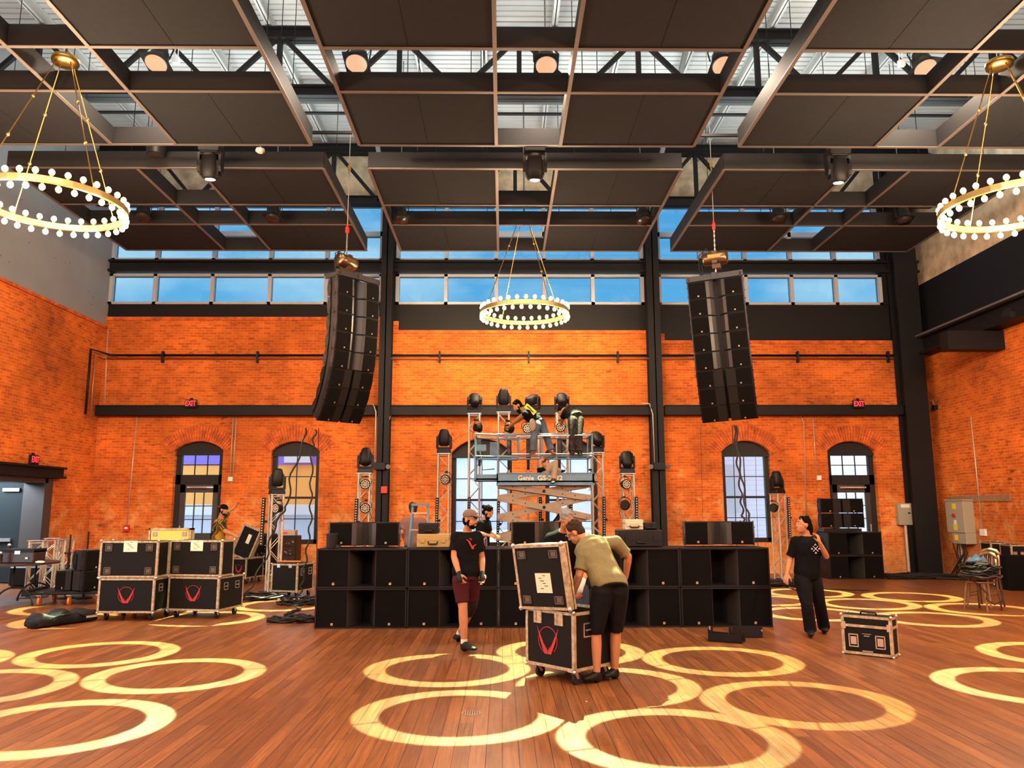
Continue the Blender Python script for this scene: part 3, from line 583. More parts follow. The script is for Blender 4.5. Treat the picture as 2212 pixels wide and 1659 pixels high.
# ---------------- the ring pattern thrown on the floor by the moving heads (gobo in the lamp)
def gobo(name, P, centers, energy, colr=(.76, 1, .50), Ro=.90, Ri=.68, parent=None):
    P = Vector(P); c = Vector((sum(q[0] for q in centers)/len(centers), sum(q[1] for q in centers)/len(centers), 0))
    d = bpy.data.lights.new(name, 'SPOT'); d.energy = energy; d.color = colr; d.shadow_soft_size = .012; d.spot_size = R(46); d.spot_blend = 0.0
    o = bpy.data.objects.new(name, d); col.objects.link(o); o.location = P; dr = (c-P).normalized(); q_ = dr.to_track_quat('-Z', 'Y'); o.rotation_euler = q_.to_euler()
    Mi = q_.to_matrix().transposed()
    d.use_nodes = True; t = d.node_tree; n = t.nodes; l = t.links; em = n['Emission']
    tc = n.new('ShaderNodeTexCoord'); sp = n.new('ShaderNodeSeparateXYZ'); l.new(tc.outputs['Normal'], sp.inputs[0])
    def mth(op, a, b=None):
        k = n.new('ShaderNodeMath'); k.operation = op
        for i, v in enumerate((a, b)):
            if v is None: continue
            if isinstance(v, (int, float)): k.inputs[i].default_value = v
            else: l.new(v, k.inputs[i])
        return k.outputs[0]
    u = mth('DIVIDE', sp.outputs[0], sp.outputs[2]); v = mth('DIVIDE', sp.outputs[1], sp.outputs[2])   # slide coordinates
    tot = None
    # homography slide -> throw plane: X = P + k*(q_ @ (u,v,1)), floor height 0
    A = q_.to_matrix()
    wx = mth('ADD', mth('ADD', mth('MULTIPLY', u, A[0][0]), mth('MULTIPLY', v, A[0][1])), A[0][2])
    wy = mth('ADD', mth('ADD', mth('MULTIPLY', u, A[1][0]), mth('MULTIPLY', v, A[1][1])), A[1][2])
    wz = mth('ADD', mth('ADD', mth('MULTIPLY', u, A[2][0]), mth('MULTIPLY', v, A[2][1])), A[2][2])
    fx = mth('ADD', mth('MULTIPLY', mth('DIVIDE', wx, wz), -P.z), P.x); fy = mth('ADD', mth('MULTIPLY', mth('DIVIDE', wy, wz), -P.z), P.y)
    for cx, cy in centers:
        dx = mth('SUBTRACT', fx, cx); dy = mth('SUBTRACT', fy, cy)
        rr = mth('SQRT', mth('ADD', mth('MULTIPLY', dx, dx), mth('MULTIPLY', dy, dy)))
        dd = mth('ABSOLUTE', mth('SUBTRACT', rr, (Ro+Ri)/2)); s_ = n.new('ShaderNodeMapRange'); s_.interpolation_type = 'SMOOTHSTEP'
        l.new(dd, s_.inputs[0]); s_.inputs[1].default_value = (Ro-Ri)/2-.02; s_.inputs[2].default_value = (Ro-Ri)/2+.02; s_.inputs[3].default_value = 1; s_.inputs[4].default_value = 0
        # two thin breaks in each ring
        an = mth('ABSOLUTE', mth('ADD', mth('MULTIPLY', dx, .35), mth('MULTIPLY', dy, -.94)) if (cx*7 % 2) > 1 else mth('ADD', mth('MULTIPLY', dx, .94), mth('MULTIPLY', dy, -.2)))
        gap = mth('MAXIMUM', mth('GREATER_THAN', an, .014), .25)
        s2 = mth('MULTIPLY', s_.outputs[0], gap); tot = s2 if tot is None else mth('MAXIMUM', tot, s2)
    l.new(tot, em.inputs['Strength'])
    o.parent = None
    if parent is not None: bpy.context.view_layer.update(); o.parent = parent; o.matrix_parent_inverse = parent.matrix_world.inverted()
    return o
def hexa(c, r=1.86, a0=0): return [c]+[(c[0]+r*math.cos(R(a0+60*i)), c[1]+r*math.sin(R(a0+60*i))) for i in range(6)]
GE = 38000
hp = lambda t: Vector((t.location.x, t.location.y-.05, t.location.z-.70))
gobo('gobo_beam', hp(mv[1]), [(1.04, 8.09), (-.60, 8.95), (-.37, 7.02), (1.31, 6.28), (2.70, 7.36), (2.52, 9.36), (.83, 9.97)], GE, parent=mv[1])
gobo('gobo_beam', hp(mv[0]), [(-5.2, 8.15), (-4.89, 9.96), (-3.45, 8.72), (-3.62, 6.72), (-5.5, 6.3), (-6.98, 7.6), (-6.66, 9.45)], GE, parent=mv[0])
gobo('gobo_beam', hp(mv[2]), [(7.0, 7.9), (5.22, 8.0), (6.67, 9.62), (8.6, 9.0), (8.5, 7.0), (6.9, 6.0)], GE, parent=mv[2])
gobo('gobo_beam', dim[4].location+Vector((0, -.1, -.2)), [(6.66, 14.68), (8.05, 15.79), (8.3, 13.87), (6.80, 12.68), (5.15, 13.35), (5.0, 15.3), (6.3, 16.6)], GE, parent=dim[4])
gobo('gobo_beam', dim[1].location+Vector((0, -.1, -.2)), [(-5.8, 14.6), (-4.0, 14.8), (-4.75, 13.05), (-6.75, 12.85), (-7.7, 14.4), (-6.6, 16.3)], GE, parent=dim[1])
gobo('gobo_beam', dim[3].location+Vector((-2.2, -.1, -.2)), [(.6, 14.6), (2.4, 14.8), (1.55, 13.0), (-.4, 12.95), (-1.2, 14.7)], GE, parent=dim[3])
# wide warm light of the high bay lamps
for i, (px, py, w) in enumerate(PEN):
    p = at(px, py, 12.7)
    o = light('high_bay_or_fill_glow', 'SPOT', (p.x, p.y-.05, p.z-.06), 750, (1, .80, .60), None, .17); o.data.spot_size = R(150); o.data.spot_blend = .7
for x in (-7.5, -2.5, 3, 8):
    o = light('high_bay_or_fill_glow', 'SPOT', (x, 5.5, 9.3), 750, (1, .80, .60), None, .17); o.data.spot_size = R(150); o.data.spot_blend = .7  # extra warm spots with no lamp, added to brighten the near hall
# warm fill lights with no fixture, added near and behind the camera
for x in (-6, 6): light('bulb_or_fill_glow', 'POINT', (x, 1.5, 6.2), CHW, (1, .76, .50), None, .3)
for x in (-8.5, 0.5, 8.5): light('bulb_or_fill_glow', 'POINT', (x, -1.5, 6.0), CHW*.6, (1, .76, .50), None, .3)

# cool fill lights without fixtures, added above the clouds to brighten the roof deck
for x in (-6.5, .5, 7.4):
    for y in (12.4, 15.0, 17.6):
        o = light('added_deck_light', 'AREA', (x-1.7, y, 8.75), 85, (.86, 1, .98), None, 1.6); o.rotation_euler = (R(180), 0, 0)
        o = light('added_deck_light', 'AREA', (x+1.9, y, 8.75), 85, (.86, 1, .98), None, 1.6); o.rotation_euler = (R(180), 0, 0)

# middle chandelier dimmed; warm spots without fixtures added to brighten the middle brick bay
for o_ in kids(ch):
    if o_.type == 'LIGHT': o_.data = o_.data.copy(); o_.data.energy = CHW/6*.5
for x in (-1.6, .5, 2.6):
    o = light('added_wall_wash', 'SPOT', (x, 17.2, 7.9), 700, (1, .74, .40), None, .2); o.data.spot_size = R(70); o.data.spot_blend = 1
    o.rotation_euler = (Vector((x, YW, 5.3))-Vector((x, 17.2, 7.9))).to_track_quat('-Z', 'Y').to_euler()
# ================================================================== SOUND SYSTEM
def L(w=.03):   # small square badge with a corner stroke
    return MB().box((0, 0, 0), (w, .004, w)).b2((-w*.3, -.005, -w*.3), (-w*.12, -.001, w*.3)).b2((-w*.3, -.005, -w*.3), (w*.28, -.001, -w*.1))
logo_me = L().mesh('badge'); logo_me.materials.append(M['aluedge'])
def badge(p, parent, rot=0, s=1):
    o = bpy.data.objects.new('badge', logo_me); col.objects.link(o); o.parent = parent; o.location = p; o.scale = (s, s, s); o.rotation_euler = (0, 0, rot); return o
EW, EH, ED = 1.10, .365, .44
def make_element(parent, wide=False):
    """array speaker, front at y=0 facing -y, top at z=0"""
    h = EH-.012; rw = .36
    c = MB()
    body = [(-EW/2+.03, .03), (EW/2-.03, .03), (EW/2-.05, .2), (rw, ED), (-rw, ED), (-EW/2+.05, .2)]
    body = [(-EW/2+.02, .0), (-EW/2+.02, .03), (-EW/2+.05, .15), (-EW/2+.03, .2), (-rw-.03, .33), (-rw, ED), (rw, ED), (rw+.03, .33), (EW/2-.03, .2), (EW/2-.05, .15), (EW/2-.02, .03), (EW/2-.02, .0), (.17 if not wide else .03, .0), (.05, .13), (-.05, .13), (-.17 if not wide else -.03, .0)]
    c.prism(body, -h, 0, axis='z'); o = c.build('speaker_cabinet', 'spk', parent)
    gx = .19 if not wide else .035
    for s_ in (-1, 1):
        g = MB(); a, b = s_*gx, s_*(EW/2-.035)
        ya, yb = (-.018, -.018) if not wide else (.012, -.02)
        g.add([(a, ya, -h+.015), (b, yb, -h+.015), (b, yb, -.015), (a, ya, -.015), (a, ya+.02, -h+.015), (b, yb+.02, -h+.015), (b, yb+.02, -.015), (a, ya+.02, -.015)], [(0, 1, 2, 3), (4, 7, 6, 5), (0, 4, 5, 1), (1, 5, 6, 2), (2, 6, 7, 3), (3, 7, 4, 0)])
        g.build('grille', 'grille', o)
        if not wide:
            f = MB(); f.prism([(s_*.185, -.02), (s_*.19, -.005), (s_*.06, .12), (s_*.04, .12), (s_*.12, .01)], -h+.01, -.01, axis='z'); f.build('horn_flare', 'horn', o)
        badge((s_*(.34 if not wide else .3), ya-.021 if not wide else -.012, -h+.045), o)
        for yy, w_ in ((.02, .05), (.34, .06)):
            rg = MB()
            xx = s_*(EW/2-.012) if yy < .2 else s_*(rw+.08)
            rg.prism([(yy, -h-.01), (yy+w_, -h+.03), (yy+w_+.03, -h*.5), (yy+w_, -.03), (yy, .01), (yy-.02, -h*.5)], xx-.012, xx+.012, axis='x')
            rg.cyl((xx-.03*s_, yy+.02, -h*.25), (xx+.03*s_, yy+.02, -h*.25), .012, n=6).cyl((xx-.03*s_, yy+.02, -h*.8), (xx+.03*s_, yy+.02, -h*.8), .012, n=6)
            rg.build('rigging_plate', 'horn' if not wide else 'spk', o)
    return o
def line_array(label, top, rz, roll, chain_top):
    t = thing('line_array', label, 'loudspeaker', top, (0, roll, rz), group='flown line arrays')
    b = MB().box((0, .02, .07), (EW+.02, .06, .11)).box((0, .40, .07), (.8, .05, .11)).box((0, .2, .07), (.08, .5, .13)).box((-EW/2+.05, .2, .05), (.04, .42, .09)).box((EW/2-.05, .2, .05), (.04, .42, .09)).box((0, .25, .15), (.1, .45, .03))
    b.build('bumper_frame', 'horn', t)
    y, z, a = 0.0, 0.0, 0.0
    for i, da in enumerate((0, 1.5, 2, 3, 4, 5, 6.5, 7)):
        a += R(da); e_ = make_element(t, i > 4); e_.location = (0, y, z); e_.rotation_euler = (a, 0, 0)
        y += math.sin(a)*EH*1.0; z -= math.cos(a)*EH
        # pivot at the front lower edge so fronts stay joined
    return t
def arr(label, px0, py0, Y, rz, roll): return line_array(label, at(px0, py0, Y), rz, roll, None)
la = arr('tall black line array of eight speakers at left, turned sideways and curving back', 776, 606, 15.2, R(52), R(-1.5))
ra = arr('tall black line array of eight speakers at right, front nearly facing the viewer', 1543, 604, 15.2, R(-20), R(-3))
mat('motorgold', (.20, .12, .06), .28, metal=.85)
def hoist(label, px, py, Y, rz, ztop):
    p = at(px, py, Y); t = thing('chain_hoist', label, 'hoist', p, rz, group='chain hoists')
    m = MB(); rings = []
    for x, r in ((-.25, .02), (-.245, .11), (-.21, .145), (.21, .145), (.245, .11), (.25, .02)): rings.append([Vector((x, r*math.cos(2*math.pi*i/14), r*math.sin(2*math.pi*i/14))) for i in range(14)])
    m.loft(rings).box((0, 0, .0), (.10, .25, .26)).box((.02, 0, -.16), (.16, .12, .12)).build('motor', 'motorgold', t); MB().box((.0, -.148, .01), (.26, .006, .07)).build('name_plate', 'brass', t)
    MB().tube([(-.15, 0, .1), (-.24, 0, .16), (-.3, 0, .0), (-.26, .05, -.3), (-.2, .1, -.42)], .012, 5).tube([(-.1, 0, .1), (-.15, -.1, .2), (-.33, 0, .1), (-.33, 0, -.2), (-.24, .08, -.4)], .01, 5).build('power_cable', 'rubber', t)
    c = MB()
    for i in range(10): c.box((0, 0, .13+i*.05), (.03 if i % 2 else .012, .012 if i % 2 else .03, .055))
    c.build('load_chain', 'silver', t); MB().box((0, 0, .68), (.06, .05, .12)).cyl((0, 0, .6), (0, 0, .8), .02, n=6).build('hook', 'red', t)
    MB().cyl((0, 0, .78), (0, 0, ztop-p.z), .008, n=5).build('steel_rope', 'conduit', t)
    MB().box((0, 0, 2.02), (.05, .05, .1)).cyl((0, 0, 1.9), (0, 0, 2.15), .018, n=6).build('shackle', 'brass', t)
    MB().cyl((0, 0, -.2), (0, 0, -.35), .012, n=5).box((.0, 0, -.28), (.03, .02, .06)).build('lower_hook', 'silver', t)
    return t
hoist('gold and black chain hoist above the left line array', 748, 566, 15.35, R(60), ZD); hoist('dark chain hoist above the right line array', 1545, 558, 15.35, R(-25), ZD)
# ---------------- subwoofers
SW, SH, SD = 1.35, .575, .70
def make_sub():
    t = thing('subwoofer', '', 'loudspeaker'); e_ = .022; w2 = SW/2-.004; h = SH-.006
    c = MB().b2((-w2, 0, 0), (w2, SD, e_)).b2((-w2, 0, h-e_), (w2, SD, h)).b2((-w2, 0, 0), (-w2+e_, SD, h)).b2((w2-e_, 0, 0), (w2, SD, h)).b2((-w2, SD-.02, 0), (w2, SD, h)).b2((-w2, .045, e_), (-.20, .06, h-e_)).b2((.20, .045, e_), (w2, .06, h-e_))
    c.build('cabinet', 'spk', t)
    v = MB()
    for s_ in (-1, 1): v.prism([(s_*.20, .02), (s_*.225, .02), (s_*.10, .5), (s_*.07, .5)], e_, h-e_, axis='z')
    v.build('port', 'horn', t); MB().b2((-.11, .5, e_), (.11, .52, h-e_)).build('port_back', 'grille', t)
    for s_ in (-1, 1):
        MB().b2((s_*.205, .012, e_+.004), (s_*(w2-e_-.004), .04, h-e_-.004)).build('grille', 'grille', t); badge((s_*.42, .008, .06), t, s=1.15)
    for s_ in (-1, 1): MB().b2((s_*w2-.004*s_, .2, .22), (s_*w2+.003*s_, .36, .34)).build('side_grip', 'black', t)
    return t
s0 = make_sub(); KID[s0.name] = kids(s0); X0 = atz(680, 1357).x; used = False
cn = ('first', 'second', 'third', 'fourth', 'fifth')
for i in range(5):
    for k_ in range(2):
        s = s0 if not used else copy_tree(s0); used = True
        s.location = (X0+SW*(i+.5), 11.9+(.012 if (i+k_) % 2 else 0), k_*SH); s.rotation_euler = (0, 0, 0)
        tag(s, 'black ported subwoofer of the stage wall, %s row, %s column from the left' % (('bottom', 'top')[k_], cn[i]), group='subwoofers of the stage wall')
RSX = at(1833, 1200, 19.9).x
for k_ in range(2):
    s = copy_tree(s0); s.location = (RSX+.1, 19.7, k_*SH); s.rotation_euler = (0, 0, 0); tag(s, 'black subwoofer, %s of the pair stacked by the right door' % ('lower', 'upper')[k_], group='subwoofers by the right door')
fz = 2*SH+.01
def front_fill(label, x, y, z, rz=0, wide=False, group=None):
    t = thing('array_speaker', label, 'loudspeaker', (x, y, z), rz, group); e_ = make_element(t, wide); e_.location = (0, 0, EH); return t
for px, lb in ((787, 'black array speaker lying on the subwoofer wall at its left end'), (1181, 'black array speaker on the middle of the subwoofer wall, behind the two men'), (1553, 'black array speaker on the subwoofer wall at its right end')):
    p = at(px, 1180, 12.35); front_fill(lb, p.x, 12.3, fz, 0, False, 'array speakers on the stage wall')
for k_ in range(2): front_fill('black array speaker, %s of two on the subwoofers by the right door' % ('lower', 'upper')[k_], at(1818, 1120, 19.8).x, 19.75, 2*SH+.09+k_*EH, 0, True, 'array speakers by the right door')
tag(MB().box((0, 0, 0), (.95, .4, .075)).build('dolly_board', 'black', loc=(at(1818, 1120, 19.8).x, 19.97, 2*SH+.04)), 'thin black board under the two stacked speakers by the right door', 'board')
# ================================================================== TOWERS WITH LAMPS
def make_truss(h):
    t = thing('truss_tower', '', 'truss'); a = .12
    for sx in (-1, 1):
        for sy in (-1, 1): MB().cyl((sx*a, sy*a, .012), (sx*a, sy*a, h-.012), .022, n=8).build('chord', 'alu', t)
    b = MB(); n = max(2, int(h/.26)); dz = (h-.1)/n
    for i in range(n):
        z0, z1 = .05+i*dz, .05+(i+1)*dz; s_ = 1 if i % 2 else -1
        for q in (-1, 1):
            b.cyl((-s_*a, q*a, z0), (s_*a, q*a, z1), .009, n=5); b.cyl((q*a, s_*a, z0), (q*a, -s_*a, z1), .009, n=5)
    for z in (.05, h-.05):
        for q in (-1, 1): b.cyl((-a, q*a, z), (a, q*a, z), .012, n=5).cyl((q*a, -a, z), (q*a, a, z), .012, n=5)
    b.build('lattice_bracing', 'alu', t); MB().box((0, 0, .006), (.5, .5, .012)).build('base_plate', 'black', t); MB().box((0, 0, h-.005), (.32, .32, .012)).build('top_plate', 'silver', t)
    return t
def make_par():
    t = thing('par_lamp', '', 'stage light')
    MB().cyl((0, 0, 0), (0, .13, 0), .105, .085, 16).cyl((0, -.01, 0), (0, .01, 0), .112, n=16).build('housing', 'black', t)
    d = MB()
    for r, n in ((0, 1), (.037, 6), (.076, 12)):
        for i in range(n): d.cyl((r*math.cos(2*math.pi*i/n), -.014, r*math.sin(2*math.pi*i/n)), (r*math.cos(2*math.pi*i/n), -.02, r*math.sin(2*math.pi*i/n)), .0145, n=7)
    d.build('led_lenses', 'ledlens', t)
    MB().tube([(.125, .05, 0), (.125, .06, .1), (.06, .08, .16), (-.06, .08, .16), (-.125, .06, .1), (-.125, .05, 0)], .008, 5).box((0, .1, .17), (.05, .1, .04)).build('yoke', 'black', t)
    MB().tube([(.08, .1, -.05), (.12, .12, -.2), (.06, .14, -.28), (0, .12, -.18), (-.08, .12, -.3)], .006, 4).build('cable', 'rubber', t)
    return t
def make_batten():
    t = thing('led_batten', '', 'stage light'); MB().box((0, 0, .5), (.065, .06, 1.0)).build('housing', 'black', t)
    d = MB()
    for i in range(18): d.cyl((0, -.03, .04+i*.054), (0, -.038, .04+i*.054), .013, n=7)
    d.build('led_lenses', 'ledlens', t); MB().box((.03, .045, .5), (.1, .03, .05)).build('clamp', 'black', t); return t
par0 = make_par(); KID[par0.name] = kids(par0); bat0 = make_batten(); KID[bat0.name] = kids(bat0)
pu = bu = False
# (px, top y, depth, yaw, head tilt, head pan, name)
TW = [(598, 1068, 17.1, .5, 0, 2.8, 'shorter tower left of the open case'), (789, 1022, 17.3, 0, -.3, 0, 'tower just left of the left steel column'), (959, 980, 17.7, 0, -.05, 3.1, 'tower left of the scissor lift'),
      (1025, 894, 17.9, 0, 2.2, .1, 'tall tower at the lift platform left end'), (1088, 891, 17.9, 0, 0.05, 0, 'tall tower the reaching man on the lift leans toward'), (1151, 894, 18.0, 0, 1.9, -.5, 'tall tower behind the man in jeans on the lift'),
      (1214, 893, 17.9, 0, 2.2, 0, 'tall tower beside the man in camouflage trousers'), (1289, 978, 17.7, 0, 2.2, .15, 'tower at the right end of the scissor lift'), (1355, 1023, 17.3, 0, 2.5, -.1, 'tower left of the right steel column'), (1679, 1066, 19.7, .5, 0, 3.0, 'tower behind the woman in black at right')]
heads = []
for px, py, Y, yaw, tilt, pan, nm in TW:
    p = at(px, py, Y); t = make_truss(p.z); t.location = (p.x, Y, 0); t.rotation_euler = (0, 0, yaw); tag(t, 'aluminium box truss, ' + nm, group='truss towers')
    t = thing('moving_head_lamp', 'black moving head lamp on the ' + nm, 'stage light', (p.x, Y, p.z+.004), yaw, 'moving heads on the towers'); make_head(t, 1.05, tilt, pan); heads.append(t)
PR = [(596, 1098, 16.9, -.5, 'upper part of the left short tower'), (789, 1046, 17.1, 0, 'upper part of the tower by the left column'), (789, 1098, 17.1, 0, 'lower part of the tower by the left column'), (962, 1036, 17.5, -.3, 'tower left of the lift'),
      (1036, 924, 17.7, 2.2, 'tower at the left end of the lift rail'), (1103, 926, 17.7, 2.4, 'behind the hand of the bending man'), (1139, 926, 17.75, .1, 'behind the tool pouch of the man in jeans'), (1211, 923, 17.7, 0, 'beside the man in camouflage trousers'),
      (1286, 1031, 17.5, 1.0, 'tower at the right end of the lift'), (1353, 1046, 17.1, .3, 'upper part of the tower by the right column'), (1350, 1091, 17.1, 2.9, 'lower part of the tower by the right column'), (1671, 1097, 19.4, 2.6, 'tower behind the woman')]
for px, py, Y, yaw, nm in PR:
    p = at(px, py, Y); t = par0 if not pu else copy_tree(par0); pu = True; t.location = (p.x, Y, p.z); t.rotation_euler = (0, 0, yaw); tag(t, 'round black LED wash lamp on the ' + nm if not nm.startswith('b') else 'round black LED wash lamp ' + nm, 'stage light', 'LED wash lamps')
BT = [(569, 1075, 16.9, 'left of the left short tower'), (769, 1077, 17.1, 'left side of the tower by the left column'), (943, 1075, 17.5, 'left side of the tower left of the lift'), (1012, 1074, 17.7, 'left side of the tall tower by the capped man'), (1075, 1083, 17.7, 'left edge of the scissor arms'),
      (1166, 1074, 17.8, 'behind the middle of the scissor arms'), (1232, 1074, 17.7, 'behind the grey haired man'), (1303, 1073, 17.5, 'right side of the tower at the lift right end'), (1373, 1073, 17.1, 'right side of the tower by the right column'), (1701, 1074, 19.4, 'right side of the tower behind the woman')]
for px, py, Y, nm in BT:
    p = at(px, py, Y); t = bat0 if not bu else copy_tree(bat0); bu = True; t.location = (p.x, Y, p.z-1.0); t.rotation_euler = (0, R(1), 0); tag(t, 'slim upright LED batten, ' + nm, 'stage light', 'LED battens')
bars = [(1036, 946, 992, 'left'), (1099, 948, 1000, 'second from left'), (1141, 948, 1000, 'second from right'), (1208, 948, 1000, 'right')]
for px, ya, yb, nm in bars:
    a = at(px, ya, 17.65); b = at(px, yb+15, 17.65); t = thing('strobe_bar', 'black upright strobe light seen through the lift railing, %s of four' % nm, 'stage light', (a.x, 17.65, b.z), 0, 'strobe lights behind the railing')
    h = a.z-b.z; MB().b2((-.045, -.04, h*.35), (.06, .06, h)).b2((-.03, -.03, 0), (.03, .03, h*.35)).cyl((.03, .05, h*.6), (.03, .2, h*.6), .02, n=6).build('housing', 'black', t, bevel=.01); MB().b2((-.035, -.045, h*.4), (.03, -.039, h*.95)).build('lens', 'lens', t); 
# ================================================================== SCISSOR LIFT
LY = 15.9; lx0, lx1 = at(1073, 1035, LY).x, at(1283, 1035, LY).x; lxe = at(1024, 1030, LY).x; LD = .95
lift = thing('scissor_lift', 'raised blue grey scissor lift with tan arms in the middle of the hall', 'scissor lift', ((lx0+lx1)/2, LY+LD/2, 0)); O = Vector(lift.location)
def P_(px, py, Y=LY): return at(px, py, Y)-O
f0, f1 = P_(1150, 1047).z, P_(1150, 1021).z; a, b = lx0-O.x, lx1-O.x; y0_, y1_ = -LD/2, LD/2
pt = MB().b2((a, y0_, f0), (b, y0_+.03, f1)).b2((a, y1_-.03, f0), (b, y1_, f1)).b2((a, y0_, f0), (a+.03, y1_, f1)).b2((b-.03, y0_, f0), (b, y1_, f1)).b2((a, y0_, f0+.05), (b, y1_, f0+.08)).b2((a-.01, y0_-.012, f0-.01), (b+.01, y0_+.03, f0+.03)).b2((a-.01, y0_-.012, f1-.02), (b+.01, y0_+.03, f1)).build('platform', 'blue_lift', lift)
e0 = lxe-O.x; MB().b2((e0, y0_+.05, f0+.09), (a+.1, y0_+.08, f1-.03)).b2((e0, y1_-.08, f0+.09), (a+.1, y1_-.05, f1-.03)).b2((e0, y0_+.05, f0+.09), (e0+.03, y1_-.05, f1-.03)).b2((e0, y0_+.05, f0+.1), (a+.1, y1_-.05, f0+.13)).build('extension_deck', 'blue_lift', lift)
zt_, zm_ = P_(1150, 938).z, P_(1150, 985).z; TR = .019
def rail(pts, nm='guard_rail', mt='blue_lift', r=TR):
    m = MB()
    for p in pts: m.cyl(p[0], p[1], r, n=6)
    return m.build(nm, mt, lift)
for y in (y0_+.02, y1_-.02):
    rail([((a, y, zt_), (b, y, zt_)), ((a, y, zm_), (b, y, zm_))]+[((x, y, f0), (x, y, zt_)) for x in (a+.02, (a+b)/2-.05, b-.02)])
    rail([((e0+.02, y, zt_+.01), (a+.45, y, zt_-.03)), ((e0+.02, y, zm_), (a+.45, y, zm_-.02)), ((e0+.02, y, f0+.1), (e0+.02, y, zt_)), ((a+.45, y, zm_), (a+.45, y, zt_-.03))], 'sliding_rail')
rail([((b-.02, y0_, zt_), (b-.02, y1_, zt_)), ((b-.02, y0_, zm_), (b-.02, y1_, zm_)), ((e0+.02, y0_, zt_), (e0+.02, y1_, zt_)), ((e0+.02, y0_, zm_), (e0+.02, y1_, zm_))], 'end_rail')
rail([((a+.4, y0_-.02, zt_-.045), (b-.05, y0_-.02, zt_-.02)), ((a+.3, y0_-.02, zm_+.035), (b, y0_-.02, zm_+.045))], 'chrome_rail', 'silver', .016)
MB().b2((a-.15, y1_-.25, zt_-.38), (a-.0, y1_-.02, zt_-.1)).b2((a-.42, y0_+.1, zt_-.33), (a-.22, y0_+.3, zt_-.2)).tube([(a-.35, 0, zt_-.3), (a-.3, 0, zt_-.7), (a-.05, 0, f1+.1)], .015, 5).build('control_box', 'blue_lift', lift)
SZ = [P_(1150, y).z for y in (1047, 1075, 1117, 1161, 1205, 1250)]; SZ[5] = max(.45, SZ[5]); xa, xb = P_(1079, 1075).x, P_(1272, 1075).x
k_ = 0
for lv in range(5):
    zt2, zb2 = SZ[lv], SZ[lv+1]
    if lv == 4: zb2 = .42
    if zt2-zb2 < .08: continue
    for y in (y0_+.10, y1_-.16):
        for q, (za, zb_) in enumerate(((zt2, zb2), (zb2, zt2))):
            yy = y+q*.06; pa_, pb_ = Vector((xa, yy, za)), Vector((xb, yy, zb_)); d_ = pb_-pa_; m = MB(); m.bar(pa_-d_*.02, pb_+d_*.02, .045, .12)
            m.cyl(pa_+Vector((0, -.04, 0)), pa_+Vector((0, .04, 0)), .05, n=10).cyl(pb_+Vector((0, -.04, 0)), pb_+Vector((0, .04, 0)), .05, n=10); m.build('scissor_arm', 'scissor', lift)
            h = MB()
            for u in (.15, .29, .5, .71, .85): c = pa_+d_*u; h.cyl(c+Vector((0, -.024, 0)), c+Vector((0, -.027, 0)), .035 if u == .5 else .013, n=8)
            h.build('arm_holes', 'black' , lift)
for x in (xa+.02, xb-.02):
    for lv in range(5): MB().cyl((x, y0_+.05, SZ[lv]), (x, y1_-.05, SZ[lv]), .025, n=8).build('cross_pin', 'scissor', lift)
MB().cyl((.0, 0, SZ[3]), (.35, 0, SZ[2]+.05), .06, n=10).build('lift_cylinder', 'black', lift)
MB().b2((a, y0_, .12), (b, y1_, .42)).build('chassis', 'blue_lift', lift, bevel=.03)
for x in (a+.25, b-.25):
    for y in (y0_+.05, y1_-.05): MB().cyl((x, y-.06, .17), (x, y+.06, .17), .17, n=18).build('wheel', 'rubber', lift)
def text(s, size, M_, material, parent, name='lettering', ext=.002, bold=0):
    c = bpy.data.curves.new('txt', 'FONT'); c.body = s; c.size = size; c.extrude = ext; c.offset = bold; c.align_x = 'CENTER'; c.align_y = 'CENTER'; c.resolution_u = 2
    o = bpy.data.objects.new('txt', c); col.objects.link(o); bpy.context.view_layer.update(); me = bpy.data.meshes.new_from_object(o.evaluated_get(bpy.context.evaluated_depsgraph_get())); bpy.data.objects.remove(o)
    me.transform(M_); me.materials.clear(); me.materials.append(M[material]); me.name = name; q = bpy.data.objects.new(name, me); col.objects.link(q); q.parent = parent; return q
FX = Matrix.Rotation(R(90), 4, 'X')
g1 = P_(1163, 1032.5); g2 = P_(1236, 1032.5)
mat('letter', (.70, .55, .36), .5)
text('Genie', .135, Matrix.Translation((P_(1136, 1033).x, y0_-.014, P_(1136, 1033).z)) @ FX, 'letter', lift, bold=.003); text('GS-2632', .135, Matrix.Translation((P_(1188, 1033).x, y0_-.014, P_(1188, 1033).z)) @ FX @ Matrix.Diagonal((1.08, 1, 1, 1)), 'letter', lift, bold=.005)
# exit signs
def exit_sign(label, p, rz):
    t = thing('exit_sign', label, 'exit sign', p, rz, 'exit signs'); MB().b2((-.16, -.05, -.11), (.16, .02, .11)).build('housing', 'black', t, bevel=.01)
    text('EXIT', .19, Matrix.Translation((0, -.054, 0)) @ FX @ Matrix.Diagonal((.74, 1.05, 1, 1)), 'exitred', t, bold=.004); MB().b2((-.04, 0, .1), (.04, .03, .16)).build('bracket', 'black', t); return t
exit_sign('lit red EXIT sign on the long steel beam above the left door', at(413, 872, YW-.32), 0); exit_sign('lit red EXIT sign on the steel beam above the right door', at(1854, 873, YW-.32), 0)
p = atx(72, 993, XL+.04); exit_sign('lit red EXIT sign on the left wall over the side doorway', p, R(90))
